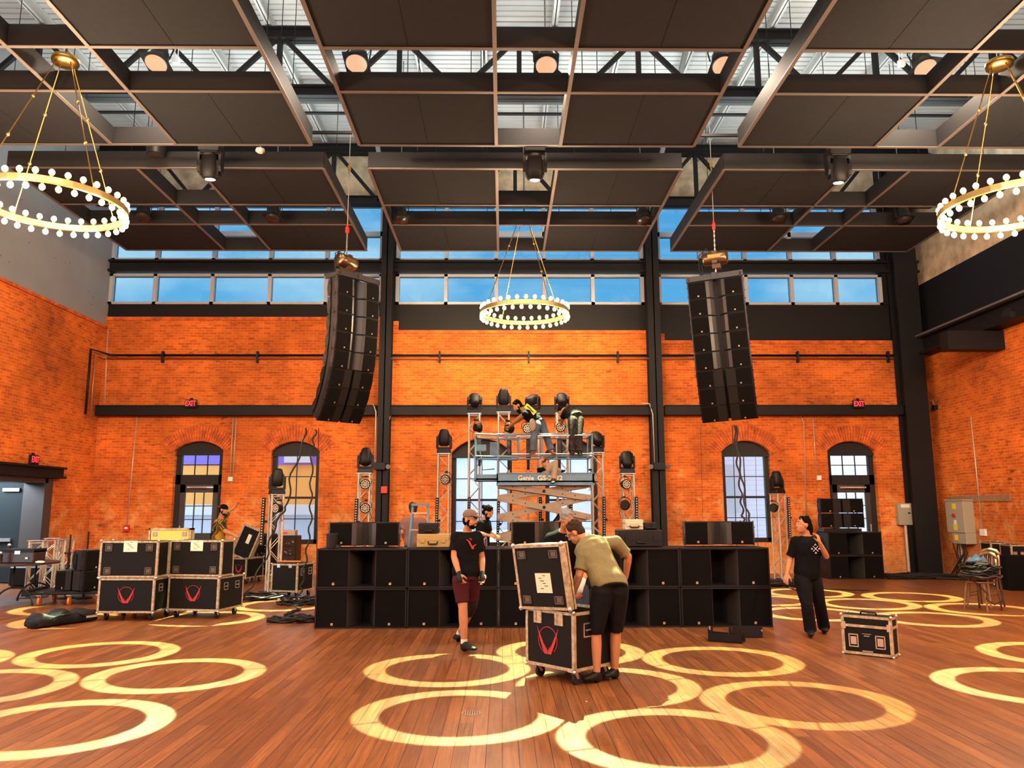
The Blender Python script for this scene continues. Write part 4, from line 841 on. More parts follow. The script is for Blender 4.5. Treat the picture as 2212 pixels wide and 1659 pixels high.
# emergency light on the column, bug eye lamps
def bug_eye(label, p, rz=0):
    t = thing('emergency_light', label, 'emergency light', p, rz); MB().b2((-.16, -.06, -.1), (.16, .04, .1)).build('case', 'black', t, bevel=.01)
    for s_ in (-1, 1): MB().cyl((s_*.2, -.02, 0), (s_*.24, -.1, -.02), .05, .065, 10).build('lamp_head', 'silver', t)
bug_eye('black twin head emergency light on the left steel column', at(820, 1007, YW-.45)); bug_eye('black twin head emergency light on the right steel column', at(1424, 1007, YW-.45))
tag(MB().box((0, 0, 0), (.16, .08, .18)).build('fire_alarm_box', 'red', loc=at(830, 1058, YW-.45)), 'red fire alarm box low on the left steel column', 'alarm box')
p = at(274, 1141, YW-.04); t = thing('fire_alarm_pull', 'small red fire alarm pull station on the brick left of the left door', 'alarm box', p); MB().b2((-.07, -.05, -.09), (.07, .03, .09)).build('case', 'red', t, bevel=.01); MB().b2((-.04, -.06, -.02), (.04, -.05, .03)).build('lever', 'white', t)
# conduits on the walls
def conduit(label, pts, r=.014, mt='conduit', name='conduit', fit=True):
    m = MB().tube(pts, r, 6); return tag(m.build(name, mt), label, 'pipe')
Yc = YW-.02
conduit('cream conduit running down the brick to the pull station, left of the left door', [at(296, 898, Yc), at(274, 1134, Yc)])
c = MB(); 
conduit('pair conduit, its left pipe, right of the left door', [at(504, 898, Yc), at(497, 1028, Yc)]); conduit('pair conduit, its right pipe, right of the left door', [at(511, 898, Yc), at(503, 1030, Yc)])
tag(MB().box((0, 0, 0), (.12, .06, .12)).build('switch_box', 'white', loc=at(498, 1035, Yc)), 'small cream switch box under the two conduits right of the left door', 'switch box')
conduit('cream conduit right of the right arched window, ending behind the cables', [at(1728, 897, Yc), at(1736, 912, Yc), at(1742, 1120, Yc)]); conduit('cream conduit left of the right door', [at(1756, 903, Yc), at(1764, 1028, Yc)])
tag(MB().box((0, 0, 0), (.12, .06, .12)).build('switch_box', 'white', loc=at(1769, 1032, Yc)), 'small cream switch box left of the right door', 'switch box')
conduit('cream conduit down the left steel column, left edge', [at(806, 872, YW-.3), at(812, 890, YW-.43), at(809, 1000, YW-.43)]); conduit('cream conduit beside the left steel column, right edge', [at(862, 892, YW-.05), at(845, 894, YW-.2), at(838, 915, YW-.3), at(834, 1052, YW-.3)])
conduit('cream conduit curving down the right steel column', [at(1385, 871, YW-.3), at(1403, 872, YW-.36), at(1410, 895, YW-.42), at(1414, 1000, YW-.42)])
conduit('cream conduit in the upper left corner of the brick', [at(233, 712, Yc), at(226, 870, Yc)]); conduit('cream conduit on the upper right brick by the corner', [at(1934, 772, Yc), at(1938, 850, Yc), at(1950, 872, Yc)])
for z_, mt, nm in ((768, 'black', 'black upper'), (775, 'copper', 'copper coloured lower')):
    a, b = at(253, z_, Yc), at(1937, z_, Yc); conduit('long %s pipe across the back wall brick' % nm, [(a.x, YW-.06, a.z), (b.x, YW-.06, a.z)], .032, mt, 'wall_pipe')
    c = at(210, z_, Yc); conduit('%s pipe turning down the left wall corner' % nm, [(a.x, YW-.1, a.z), (XL+.25+(.12 if mt == 'copper' else 0), YW-.1, a.z), (XL+.12, YW-.9-(.0 if mt == 'black' else -.25), a.z), (XL+.12, YW-.9-(.0 if mt == 'black' else -.25), a.z-1.75)], .032, mt, 'wall_pipe')
for i, px in enumerate((353, 557, 950, 1142, 1334, 1722, 1917)):
    p = at(px, 771, YW-.03); tag(MB().b2((-.025, -.09, -.17), (.025, .03, .15)).build('pipe_bracket', 'black', loc=p), 'black strut bracket holding the two long wall pipes, number %s from the left' % cn[i] if i < 5 else 'black strut bracket holding the two long wall pipes, %s' % ('second from the right' if i == 5 else 'rightmost'), 'bracket', 'pipe brackets')
# electrical panels
p = at(1948, 1080, YW); t = thing('electrical_panel', 'grey electrical panel on the back wall between the right door and the corner column', 'electrical panel', (p.x, YW, 0))
za, zb_ = at(1948, 1087, YW).z, at(1948, 1134, YW).z; MB().b2((-.2, -.16, zb_), (.22, 0, za)).build('cabinet', 'panelgrey', t, bevel=.01); MB().b2((-.12, -.165, za-.12), (.12, -.16, za-.03)).build('label_plate', 'white', t); MB().b2((.06, -.175, zb_+.3), (.12, -.16, zb_+.34)).build('latch', 'black', t)
MB().cyl((0, -.08, .05), (0, -.08, zb_), .045, n=10).build('riser_pipe', 'alu', t)
for x in (.1, .2): MB().cyl((x, -.06, .05), (x, -.06, zb_), .018, n=6).build('conduit', 'conduit', t)
MB().box((.27, -.08, zb_+.3), (.08, .1, .14)).box((.27, -.08, zb_+.1), (.06, .08, .2)).build('side_switch', 'black', t)
pa, pb = atx(2045, 1110, XR-.2), atx(2093, 1110, XR-.2); t = thing('electrical_panel', 'grey electrical cabinet with yellow warning stickers on the right wall', 'electrical panel', (XR, (pa.y+pb.y)/2, 0))
zt1, zm1, zb1 = atx(2060, 1081, XR-.2).z, atx(2060, 1150, XR-.2).z, atx(2070, 1174, XR-.2).z; w = (pa.y-pb.y)/2*.8; w1 = w*.55
MB().b2((-.28, -w, zm1), (0, w, zt1)).b2((-.26, -w, zb1), (0, w1, zm1)).b2((-.3, -w-.02, zt1-.02), (0, w+.02, zt1+.02)).build('cabinet', 'panelgrey', t, bevel=.01)
for z in (zt1-.15, zm1+.15, zm1-.12): MB().b2((-.288, -.08, z-.07), (-.28, .08, z+.07)).build('warning_sticker', 'yellow', t)
MB().cyl((-.28, 0, zt1-.38), (-.33, 0, zt1-.38), .05, n=10).build('handle_knob', 'red', t); MB().b2((-.286, -.06, zt1-.75), (-.28, .05, zt1-.5)).build('label_plate', 'white', t)
cb = MB()
for i in range(7): x = random.uniform(-.25, -.1); cb.tube([(x, -.3+i*.1, zb1), (x+random.uniform(-.1, .1), -.3+i*.1, .6), (x-.1, .4-i*.1+random.uniform(-.3, .3), .03)], .014, 5)
cb.build('feeder_cables', 'rubber', t); MB().cyl((-.14, .1, .02), (-.14, .1, zb1), .05, n=8).build('riser_pipe', 'alu', t)
conduit('long cream conduit down the right wall to a switch box', [atx(2097, 900, XR-.02), atx(2122, 1145, XR-.02)])
tag(MB().box((0, 0, 0), (.06, .2, .16)).build('switch_box', 'white', loc=atx(2124, 1150, XR-.03)), 'cream switch box at the foot of the right wall conduit', 'switch box')
p = atx(2020, 880, XR-.05); t = thing('wall_sensor', 'small black sensor with curved conduit on the right wall beside the corner column', 'sensor', p); MB().box((0, 0, 0), (.12, .12, .12)).build('case', 'black', t); MB().tube([(0, 0, .05), (0, .1, .2), (0, .3, .22)], .012, 5).build('conduit', 'conduit', t)
p = atx(2180, 678, XR-.7); t = thing('beam_lamp', 'small black lamp clamped on the right wall beam near the picture edge', 'spotlight', p); MB().cyl((0, .15, 0), (0, -.1, -.03), .09, .07, 10).build('housing', 'black', t); MB().box((0, .05, .08), (.1, .1, .1)).build('clamp', 'black', t)
# ================================================================== CASES AND LOOSE GEAR
mat('dish', (.11, .085, .055), .45, metal=.4)
def poly_x(pts, t, M_, mb): # thin flat shape in local xz
    n = len(pts); vs = [(x, -t, z) for x, z in pts]+[(x, 0, z) for x, z in pts]
    mb.add(vs, [tuple(range(n)), tuple(range(n, 2*n))[::-1]]+[(i, (i+1) % n, n+(i+1) % n, n+i) for i in range(n)], False, M_)
def emblem(parent, c, s, M0=None):
    M_ = (M0 or Matrix()) @ Matrix.Translation(c) @ Matrix.Diagonal((s, 1, s, 1)); m = MB(); n = 28
    for i in range(n):
        if 18 < i < 24: continue
        a, b = 2*math.pi*i/n, 2*math.pi*(i+1)/n
        poly_x([(math.cos(a)*.955, math.sin(a)*.955), (math.cos(a), math.sin(a)), (math.cos(b), math.sin(b)), (math.cos(b)*.955, math.sin(b)*.955)], .002, M_, m)
    for s_ in (-1, 1):
        for bx, tx, tz, w in ((.30, 1.12, .95, .10), (.20, .55, -.05, .055), (.11, .33, -.3, .045), (.03, .13, -.5, .035)):
            mxx, mz = bx+(tx-bx)*.45, -1.0+(tz+1.0)*.5
            pts = [(bx-.05, -1.0), (mxx-w, mz), (tx, tz), (mxx+w, mz-.1), (bx+.05, -1.0)]; pts = [(s_*x, z) for x, z in pts]
            poly_x(pts if s_ > 0 else pts[::-1], .003, M_, m)
    return m.build('emblem', 'logored', parent)
def trims(parent, x0, y0, z0, x1, y1, z1, t=.030, mt='aluedge', caps=True):
    m = MB(); o = .004
    for y in (y0, y1):
        for z in (z0, z1): m.b2((x0-o, y-t/2 if y == y1 else y-o, z-(t if z == z1 else -0)), (x1+o, y+o if y == y1 else y+t/2, z+(0 if z == z1 else t)))
    for x in (x0, x1):
        for z in (z0, z1): m.b2((x-o if x == x0 else x-t/2, y0-o, z-(t if z == z1 else 0)), (x+t/2 if x == x0 else x+o, y1+o, z+(0 if z == z1 else t)))
        for y in (y0, y1): m.b2((x-o if x == x0 else x-t, y-o if y == y0 else y-t, z0), (x+t if x == x0 else x+o, y+t if y == y0 else y+o, z1))
    m.build('edge_trim', mt, parent)
    if caps:
        for x in (x0, x1):
            for y in (y0, y1):
                for z in (z0, z1): MB().ball((x, y, z), .02, 8, 6).build('corner_cap', 'silver', parent)
def castor(parent, x, y, h=.12, wm='rubber'):
    c = MB().box((x, y, h-.006), (.09, .09, .012)).prism([(-.02, h-.01), (.03, h-.01), (.05, h*.42), (.02, h*.42)], x-.025, x-.018, axis='x').prism([(-.02, h-.01), (.03, h-.01), (.05, h*.42), (.02, h*.42)], x+.018, x+.025, axis='x')
    for i in range(len(c.v)):
        if i >= 8: c.v[i] = (c.v[i][0], c.v[i][1]+y, c.v[i][2])
    o = c.build('castor', 'silver', parent); MB().cyl((x-.016, y+.035, h*.42), (x+.016, y+.035, h*.42), h*.42, n=14).cyl((x-.02, y+.035, h*.42), (x+.02, y+.035, h*.42), h*.14, n=8).build('wheel', wm, o)
def recess(parent, c, w=.13, h=.12, M_=None, nm='handle'):
    x, y, z = c; m = MB(); t = .012; R_ = M_ or Matrix()
    m.b2((x-w/2, y-.008, z-h/2), (x+w/2, y+.002, z-h/2+t), R_).b2((x-w/2, y-.008, z+h/2-t), (x+w/2, y+.002, z+h/2), R_).b2((x-w/2, y-.008, z-h/2), (x-w/2+t, y+.002, z+h/2), R_).b2((x+w/2-t, y-.008, z-h/2), (x+w/2, y+.002, z+h/2), R_)
    m.cyl((x-w*.3, y-.012, z), (x+w*.3, y-.012, z), .008, n=6, M_=R_) if nm == 'handle' else m.b2((x-w*.3, y-.005, z-h*.3), (x+w*.3, y, z+h*.3), R_)
    return m.build(nm, 'dish' if nm == 'corner_dish' else 'silver', parent)
def case_body(t, x0, y0, z0, x1, y1, z1, nm='body', mt='castab', open_top=False, **k):
    m = MB(); w = .012
    if open_top: m.b2((x0, y0, z0), (x1, y1, z0+w)).b2((x0, y0, z0), (x1, y0+w, z1)).b2((x0, y1-w, z0), (x1, y1, z1)).b2((x0, y0, z0), (x0+w, y1, z1)).b2((x1-w, y0, z0), (x1, y1, z1))
    else: m.b2((x0, y0, z0), (x1, y1, z1))
    o = m.build(nm, mt, t); trims(t, x0, y0, z0, x1, y1, z1, **k); return o
def paper(t, c, w, h, M_=None, dark=True):
    x, y, z = c; o = MB().b2((x-w/2, y-.004, z-h/2), (x+w/2, y, z+h/2), M_).build('paper_label', 'paper', t)
    m = MB(); rr = random.Random(int(w*1000))
    for i in range(6): a = rr.uniform(-.42, .1)*w; m.b2((x+a, y-.006, z+h*(.36-.13*i)), (x+a+rr.uniform(.15, .35)*w, y-.004, z+h*(.36-.13*i)+.006), M_)
    m.build('writing', 'black', o)
RXm = Matrix.Rotation(R(90), 4, 'Z')
def big_case(label, px0, px1, py, rz, em=True):
    a, b = atz(px0, py), atz(px1, py); c = (a+b)/2; w, d = .90, .74
    t = thing('road_case', label, 'flight case', (c.x, c.y+.05, 0), rz, 'tall road cases with red emblems')
    case_body(t, -w/2, 0, .125, w/2, d, .655); case_body(t, -w/2-.02, .0, .665, w/2+.02, .36, 1.235, nm='upper_case')
    for x in (-.33, .33):
        for z in (.77, 1.13): recess(t, (x, -.003, z), .11, .11, nm='corner_dish')
    paper(t, (.02, -.003, 1.15), .22, .17); emblem(t, (0, -.003, .40), .125)
    for y in (.2, .54): recess(t, (0, 0, .5), .12, .12, Matrix.Translation((w/2+.003, y, 0)) @ RXm)
    for x in (-.36, .36):
        for y in (.1, .62): castor(t, x, y, .125)
    return t
big_case('tall black road case with red emblem and paper label, left one of the front pair', 199, 330, 1343, R(-3)); big_case('tall black road case with red emblem and paper label, right one of the front pair', 348, 474, 1338, R(-12))
# case on castors with blue grey sides, right of the left tower
c = atz(612, 1292); t = thing('road_case', 'small black road case on castors standing before the left short tower', 'flight case', (c.x, c.y, 0), R(-16))
case_body(t, -.29, 0, .12, .29, .62, .66, mt='castab')
for x in (-.13, .13): recess(t, (x, -.004, .62), .07, .07, nm='latch')
for y in (.18, .48): recess(t, (0, 0, .5), .12, .14, Matrix.Translation((.292, y, 0)) @ RXm)
for x in (-.22, .22):
    for y in (.08, .54): castor(t, x, y, .12)
MB().tube([(-.28, .2, .68), (-.1, .1, .70), (.1, .25, .69), (.25, .15, .70)], .02, 6).build('strap', 'orange', t)
# open case by the man in the tie dye shirt
c = atz(512, 1262); t = thing('road_case', 'open road case with raised lid and small red emblem beside the man in tie dye', 'flight case', (c.x, c.y, 0), R(-14))
case_body(t, -.30, 0, .13, .22, .75, .60, open_top=True); emblem(t, (.02, -.003, .36), .09)
Ml = Matrix.Translation((-.06, .12, .61)) @ Matrix.Rotation(R(20), 4, 'Y') @ Matrix.Rotation(R(-6), 4, 'X')
o = MB().b2((-.22, 0, 0), (.26, .14, .74), Ml).build('lid', 'castab', t)
q = MB()
for (a, b) in (((-.23, -.005, 0), (-.19, .145, .75)), ((.23, -.005, 0), (.265, .145, .75)), ((-.23, -.005, 0), (.265, .145, .03)), ((-.23, -.005, .72), (.265, .145, .75))): q.b2(a, b, Ml)
q.build('edge_trim', 'aluedge', o); MB().b2((.0, -.006, .36), (.09, -.001, .58), Ml).build('paper_label', 'paper', o)
for x in (-.22, .16):
    for y in (.08, .66): castor(t, x, y, .13)
# open case with yellow plywood lid, behind the front pair
c = at(337, 1212, 13.6); t = thing('road_case', 'open road case whose raised lid shows yellow plywood, behind the front pair', 'flight case', (c.x, 13.6, 0), 0)
case_body(t, -.42, 0, .12, .42, .6, .62, open_top=True, caps=False); z1 = at(337, 1141, 14.1).z
o = MB().b2((-.36, .5, .62), (.36, .64, z1)).build('lid', 'castab', t); MB().b2((-.33, .49, .65), (.33, .50, z1-.03)).build('plywood_lining', 'tan', o, label='yellow plywood lining')
mat('plyyellow', (.72, .46, .09), .6); bpy.data.objects[o.name].children
for ch_ in kids(o): ch_.data.materials[0] = M['plyyellow']
q = MB()
for (a, b) in (((-.37, .48, .62), (-.34, .65, z1)), ((.34, .48, .62), (.37, .65, z1)), ((-.37, .48, z1-.03), (.37, .65, z1))): q.b2(a, b)
q.build('edge_trim', 'aluedge', o)
for x in (-.26, .26): recess(o, (x, .489, z1-.1), .08, .07, nm='lid_catch')
for x in (-.34, .34):
    for y in (.08, .5): castor(t, x, y, .12)
# amplifier racks by the left tower
ind_me = MB().box((0, 0, 0), (.018, .006, .014)).mesh('indicator_light'); ind_me.materials.append(M['ledlens'])
def rack(label, px, py, Y, w, h, lights, z0=.13):
    c = at(px, py, Y); t = thing('amplifier_rack', label, 'equipment rack', (c.x, Y, 0), 0, None)
    MB().b2((-w/2, 0, z0), (w/2, .5, z0+h)).build('cabinet', 'black', t, bevel=.01)
    n = max(2, int(h/.2))
    for i in range(n):
        z = z0+.05+i*(h-.08)/n; o = MB().b2((-w/2+.03, -.02, z), (w/2-.03, 0, z+(h-.1)/n-.02)).build('amplifier', 'blackgloss', t)
        for k_ in range(7):
            l_ = bpy.data.objects.new('indicator_light', ind_me); col.objects.link(l_); l_.parent = o; l_.location = (random.uniform(-.4, .4)*w, -.024, z+random.uniform(.02, .12))
    for x in (-w/2+.06, w/2-.06):
        for y in (.06, .42): castor(t, x, y, z0)
    return t
rack('black amplifier rack with indicator lights, behind the raised case lid', 558, 1200, 19.9, .66, 1.0, True); rack('black gear rack with a silver top unit just right of the left short tower', 618, 1180, 19.9, .50, .95, True)
c = at(618, 1142, 19.8); t = thing('mixing_unit', 'silver and black audio unit on the gear rack beside the left short tower', 'audio unit', (c.x, 19.95, 1.081)); MB().b2((-.18, 0, 0), (.18, .3, .14)).build('case', 'panelgrey', t, bevel=.01); MB().b2((-.1, -.006, .05), (.0, 0, .09)).build('switch', 'red', t)
tag(MB().b2((-.14, 0, 0), (.14, .2, .02)).build('laptop', 'black', loc=(at(545, 1142, 20.0).x, 20.0, 1.131)), 'closed black laptop on the amplifier rack beside the tie dye man', 'laptop')
# ---------------- the opened case in the middle
zc_ = .135; pFL, pFR, pBR = atz(1137, 1432, zc_), atz(1241, 1453, zc_), atz(1287, 1431, zc_); d1 = pFR-pFL; w = d1.length; rz = math.atan2(d1.y, d1.x); d = .62
t = thing('road_case', 'open road case with red emblem and upright lid beside the person in olive', 'flight case', ((pFL.x+pFR.x)/2, (pFL.y+pFR.y)/2, 0), rz); hB = .70
case_body(t, -w/2, 0, zc_, w/2, d, hB, open_top=True); emblem(t, (-.02, -.003, .40), .135)
recess(t, (0, 0, .52), .13, .14, Matrix.Translation((w/2+.003, .2, 0)) @ RXm)
for x in (-.16, .14): MB().b2((x-.055, -.012, hB-.14), (x+.055, 0, hB-.01)).cyl((x-.02, -.016, hB-.12), (x-.02, -.016, hB-.03), .006, n=5).build('hinge', 'aluedge', t)
Ml = Matrix.Translation((-.035, .03, hB+.01)) @ Matrix.Rotation(R(-3.5), 4, 'Y') @ Matrix.Rotation(R(7), 4, 'X'); LH, hw = .66, w/2+.015
o = MB().b2((-hw, -.06, 0), (hw, -.048, LH), Ml).b2((-hw, -.06, 0), (-hw+.012, .03, LH), Ml).b2((hw-.012, -.06, 0), (hw, .03, LH), Ml).b2((-hw, -.06, 0), (hw, .03, .012), Ml).b2((-hw, -.06, LH-.012), (hw, .03, LH), Ml).build('lid', 'castab', t)
q = MB(); tt = .028
for a, b in (((-hw-.005, -.066, 0), (-hw+tt, .0, LH)), ((hw-tt, -.066, 0), (hw+.005, .0, LH)), ((-hw, -.066, 0), (hw, .0, tt)), ((-hw, -.066, LH-tt), (hw, .0, LH+.005)), ((hw-.03, .012, 0), (hw+.006, .035, LH)), ((-hw-.006, .012, 0), (-hw+.03, .035, LH)), ((-hw, .012, LH-.03), (hw, .035, LH+.006))): q.b2(a, b, Ml)
q.build('edge_trim', 'aluedge', o)
for x in (-.21, .21):
    for z in (.10, .56): recess(o, (x*w/.62, -.062, z), .12, .08, Ml, nm='corner_dish')
paper(o, (.04, -.061, .27), .22, .20, Ml)
for x in (-hw, hw):
    for z in (.01, LH): MB().ball((x, -.055, z), .026, 8, 6, Ml).build('corner_cap', 'silver', o)
for x, y in ((-w/2+.09, .08), (w/2-.06, .06), (-w/2+.09, d-.1), (w/2-.09, d-.1)): castor(t, x, y, .135)
mat('foamgrey', (.12, .12, .13), .9); MB().b2((-w/2+.02, .02, .5), (w/2-.02, d-.02, .54)).build('foam_insert', 'foamgrey', t)
# ---------------- small flight case on the right
pa, pb = atz(1822, 1412), atz(1931, 1424); d1 = pb-pa; w = d1.length; rz = math.atan2(d1.y, d1.x)
t = thing('flight_case', 'small black flight case with silver edges standing alone on the floor at right', 'flight case', tuple((pa+pb)/2), rz); h = .46
case_body(t, -w/2, 0, .012, w/2, .24, h); MB().b2((-w/2-.006, -.012, h-.135), (w/2+.006, .246, h-.105)).build('lid_rim', 'aluedge', t)
for x in (-.15, .15): recess(t, (x, -.004, .17), .11, .15, nm='latch')
for x in (-w/2+.03, w/2-.03): MB().b2((x-.02, -.015, h-.16), (x+.02, -.006, h-.08)).build('catch', 'silver', t)
MB().tube([(-.09, .12, h), (-.08, .12, h+.035), (.08, .12, h+.035), (.09, .12, h)], .012, 6).build('top_handle', 'black', t)
text('DJ CASE', .035, Matrix.Translation((0, -.006, .055)) @ FX @ Matrix.Rotation(math.pi, 4, 'Z'), 'white', t, ext=.001) if False else None
MB().b2((-.06, -.005, .05), (.06, -.003, .062)).b2((-.05, -.005, .25), (.05, -.003, .256)).b2((-.03, -.005, .225), (.03, -.003, .235)).build('faint_print', 'panelgrey', t)
# ---------------- things on top of the subwoofer wall
ZT_ = 2*SH+.002
def on_top(px, Y=12.2): return at(px, 1180, Y).x
def hard_case(label, px0, px1, h, z0, mt, Y=12.15, d=.34):
    a, b = on_top(px0, Y), on_top(px1, Y); w = b-a; t = thing('hard_case', label, 'case', ((a+b)/2, Y, z0))
    m = MB().b2((-w/2, 0, 0), (w/2, d, h*.56)).b2((-w/2, 0, h*.60), (w/2, d, h)).build('shell', mt, t, bevel=.012, seg=2); MB().b2((-w/2+.01, -.006, h*.5), (w/2-.01, .02, h*.66)).build('rim', mt, t)
    for x in (-w*.32, w*.32): MB().b2((x-.03, -.02, h*.36), (x+.03, 0, h*.74)).build('latch', 'black' if mt == 'black' else mt, t)
    MB().tube([(-.07, -.01, h*.42), (-.06, -.03, h*.25), (.06, -.03, h*.25), (.07, -.01, h*.42)], .012, 6).build('handle', 'black', t)
    return t
hard_case('tan rugged case on the subwoofer wall beside the capped man', 900, 970, .20, ZT_, 'tan'); hard_case('black rugged case on top of the tan case', 903, 946, .16, ZT_+.203, 'black', 12.18)
hard_case('large black rugged case on the subwoofer wall right of the man in olive', 1338, 1433, .25, ZT_, 'black', 12.15, .45)
mat('cream', (.60, .48, .30), .5); hard_case('cream metal case on top of the large black rugged case', 1352, 1391, .155, ZT_+.253, 'cream', 12.2, .3); hard_case('small black case beside the cream metal case', 1394, 1420, .11, ZT_+.253, 'black', 12.2, .25)
x = on_top(722); t = thing('round_canister', 'black canister at the left end of the subwoofer wall', 'canister', (x, 12.05, ZT_)); MB().cyl((0, 0, 0), (0, 0, .2), .085, .088, 16).build('body', 'black', t); MB().cyl((0, 0, .2), (0, 0, .212), .09, n=16).build('rim', 'rubber', t)
x = on_top(736); tag(MB().cyl((0, 0, 0), (0, 0, .04), .045, n=12).cyl((0, 0, .04), (0, 0, .05), .03, n=12).build('tape_roll', 'rubber', loc=(x, 12.0, ZT_)), 'small black roll of tape before the black canister', 'tape roll')
x = on_top(1049); t = thing('water_bottle', 'clear water bottle with a pale cap on the subwoofer wall right of the capped man', 'bottle', (x, 12.05, ZT_)); glass_mat('plastic', (.86, .90, .94), .2); MB().lathe([(.001, 0), (.032, 0), (.034, .03), (.030, .08), (.034, .12), (.03, .15), (.013, .175), (.012, .185)], 14).build('bottle', 'plastic', t); MB().cyl((0, 0, .185), (0, 0, .205), .014, n=10).build('cap', 'white', t)
x = on_top(1036); t = thing('drinking_cup', 'black insulated cup beside the water bottle', 'cup', (x, 12.1, ZT_)); MB().cyl((0, 0, 0), (0, 0, .17), .035, .045, 14).build('cup', 'black', t); MB().cyl((0, 0, .17), (0, 0, .185), .047, n=14).build('lid', 'black', t)
x = on_top(1070); tag(MB().box((0, 0, .006), (.3, .04, .012)).build('cable_tray', 'black', loc=(x, 12.0, ZT_)), 'flat dark strip lying on the subwoofer wall right of the bottle', 'strip')
# step ladder behind the wall
p0, p1 = at(906, 1090, 13.2), at(906, 1180, 13.2); t = thing('step_ladder', 'grey aluminium step ladder behind the tan case', 'ladder', (p0.x, 13.2, 0)); zt = p0.z
for s_ in (-1, 1):
    MB().bar((s_*.26, -.1, .01), (s_*.12, .12, zt), .03, .06).build('rail', 'blue_lift', t); MB().bar((s_*.24, .6, .01), (s_*.12, .2, zt-.03), .025, .04).build('rear_leg', 'blue_lift', t)
for i in range(6):
    q = (i+1)/6.5; MB().box((0, -.1+.22*q, zt*q), (.5-.28*q, .09, .02)).build('step', 'silver', t)
MB().box((0, .15, zt), (.28, .2, .04)).build('top_cap', 'blue_lift', t)
# ---------------- left cluster: table, crate, truss pieces, trolley
c = Vector((-9.30, 15.0, 0)); t = thing('folding_table', 'dark round folding table cut by the left picture edge', 'table', c, R(8)); MB().cyl((0, 0, .735), (0, 0, .765), .95, n=36).build('tabletop', 'wood', t)
for s_ in (-1, 1):
    y = s_*.45; MB().tube([(.42, y, .73), (.40, y, .42), (.45, y, .33)], .016, 6).tube([(-.42, y, .73), (-.40, y, .42), (-.45, y, .33)], .016, 6).build('leg', 'black', t)
    MB().tube([(.45+.32*math.cos(a), y, .02+.33*math.sin(a)) for a in [math.pi*i/12 for i in range(13)]], .016, 6).build('foot', 'black', t)
mat('darkwood', (.035, .018, .012), .35)
t.children
for ch_ in kids(t):
    if ch_.name.startswith('tabletop'): ch_.data.materials[0] = M['darkwood']
ca, cb_ = at(13, 1200, 14.9).x, at(84, 1200, 14.9).x; t = thing('equipment_crate', 'low dark crate standing on the round folding table', 'crate', ((ca+cb_)/2, 14.75, .767)); w = (cb_-ca)*.97
MB().b2((-w/2, 0, 0), (w/2, .4, .23)).build('body', 'darkwood', t, bevel=.015); MB().b2((-w/2, -.01, .19), (w/2, .41, .25)).build('lid', 'black', t); MB().b2((-.05, -.015, .16), (.05, -.01, .22)).build('latch', 'silver', t); MB().box((.18, -.02, .09), (.04, .02, .03)).build('tag', 'white', t)
p = at(4, 1190, 14.7); t = thing('glass_jars', 'small dark bottle with shiny cap on the round table at the left edge', 'bottle', (p.x+.05, 14.6, .767)); MB().cyl((0, 0, 0), (0, 0, .17), .035, n=10).build('bottle', 'blackgloss', t); MB().ball((0, 0, .19), .03, 8, 6).build('cap', 'silver', t); t.name = 'dark_bottle'
p = at(12, 1190, 15.2); t = thing('dark_bottle', 'taller dark bottle with shiny cap behind the crate on the round table', 'bottle', (p.x, 15.3, .767)); MB().cyl((0, 0, 0), (0, 0, .28), .04, n=10).build('bottle', 'blackgloss', t); MB().ball((0, 0, .30), .035, 8, 6).build('cap', 'silver', t)
p = at(89, 1208, 14.75); tag(MB().ball((0, 0, .02), (.09, .06, .025), 10, 6).build('plastic_bag', 'white', loc=(p.x, 14.72, .767)), 'crumpled clear plastic on the right edge of the round table', 'bag')
p = at(30, 1262, 17.3); t = thing('upholstered_bench', 'long black bench behind the round folding table by the doorway', 'bench', (XL+1.0, 18.0, 0)); MB().b2((-.9, 0, .06), (.75, .6, .48)).build('seat', 'black', t, bevel=.03); MB().b2((-.85, .05, 0), (.7, .55, .06)).build('plinth', 'black', t)
tp = thing('truss_piece', 'short upright box truss between the table and the speaker trolley', 'truss', (at(68, 1250, 16.2).x, 16.3, 0), R(20)); 
tmp = make_truss(1.12)
for ch_ in kids(tmp): ch_.parent = tp
bpy.data.objects.remove(tmp)
for (px, Y, lb, rz) in ((112, 17.6, 'short upright box truss, left one of the two behind the trolley', .3), (137, 16.95, 'short upright box truss, right one of the two behind the trolley', -.2)):
    q = make_truss(1.12); q.name = 'truss_piece'; q.location = (at(px, 1200, Y).x, Y, 0); q.rotation_euler = (0, 0, rz); tag(q, lb, group='two truss pieces behind the trolley')
# trolley with array speakers
c = atz(128, 1310); t = thing('speaker_trolley', 'low black wheeled trolley with orange castor wheels under speakers at left', 'trolley', (c.x, c.y+.1, 0), R(10))
MB().b2((-.62, 0, .20), (.75, .9, .25)).b2((-.7, -.02, .18), (-.58, .92, .28)).b2((.7, -.02, .18), (.82, .92, .28)).build('deck', 'black', t, bevel=.01)
for x, y in ((-.42, .05), (.1, .0), (.6, .02), (-.42, .8), (.6, .8)): castor(t, x, y, .19, 'orange')
TL = t.location.copy()
f1_ = thing('array_speaker', 'black array speaker lying on the trolley, its grille toward the viewer', 'loudspeaker', (at(107, 1270, 14.2).x, TL.y+.08, .255), R(8)); e_ = make_element(f1_, True); e_.location = (0, 0, EH); e_.scale = (.52, 1, 1)
for k_ in range(2):
    f2_ = thing('array_speaker', 'black array speaker turned side on, %s of the stack at the trolley right end' % ('lower', 'upper')[k_], 'loudspeaker', (at(169, 1270, 14.2).x, TL.y+.42, .255+k_*EH), R(68), 'stack on the trolley'); e_ = make_element(f2_, True); e_.location = (0, 0, EH)
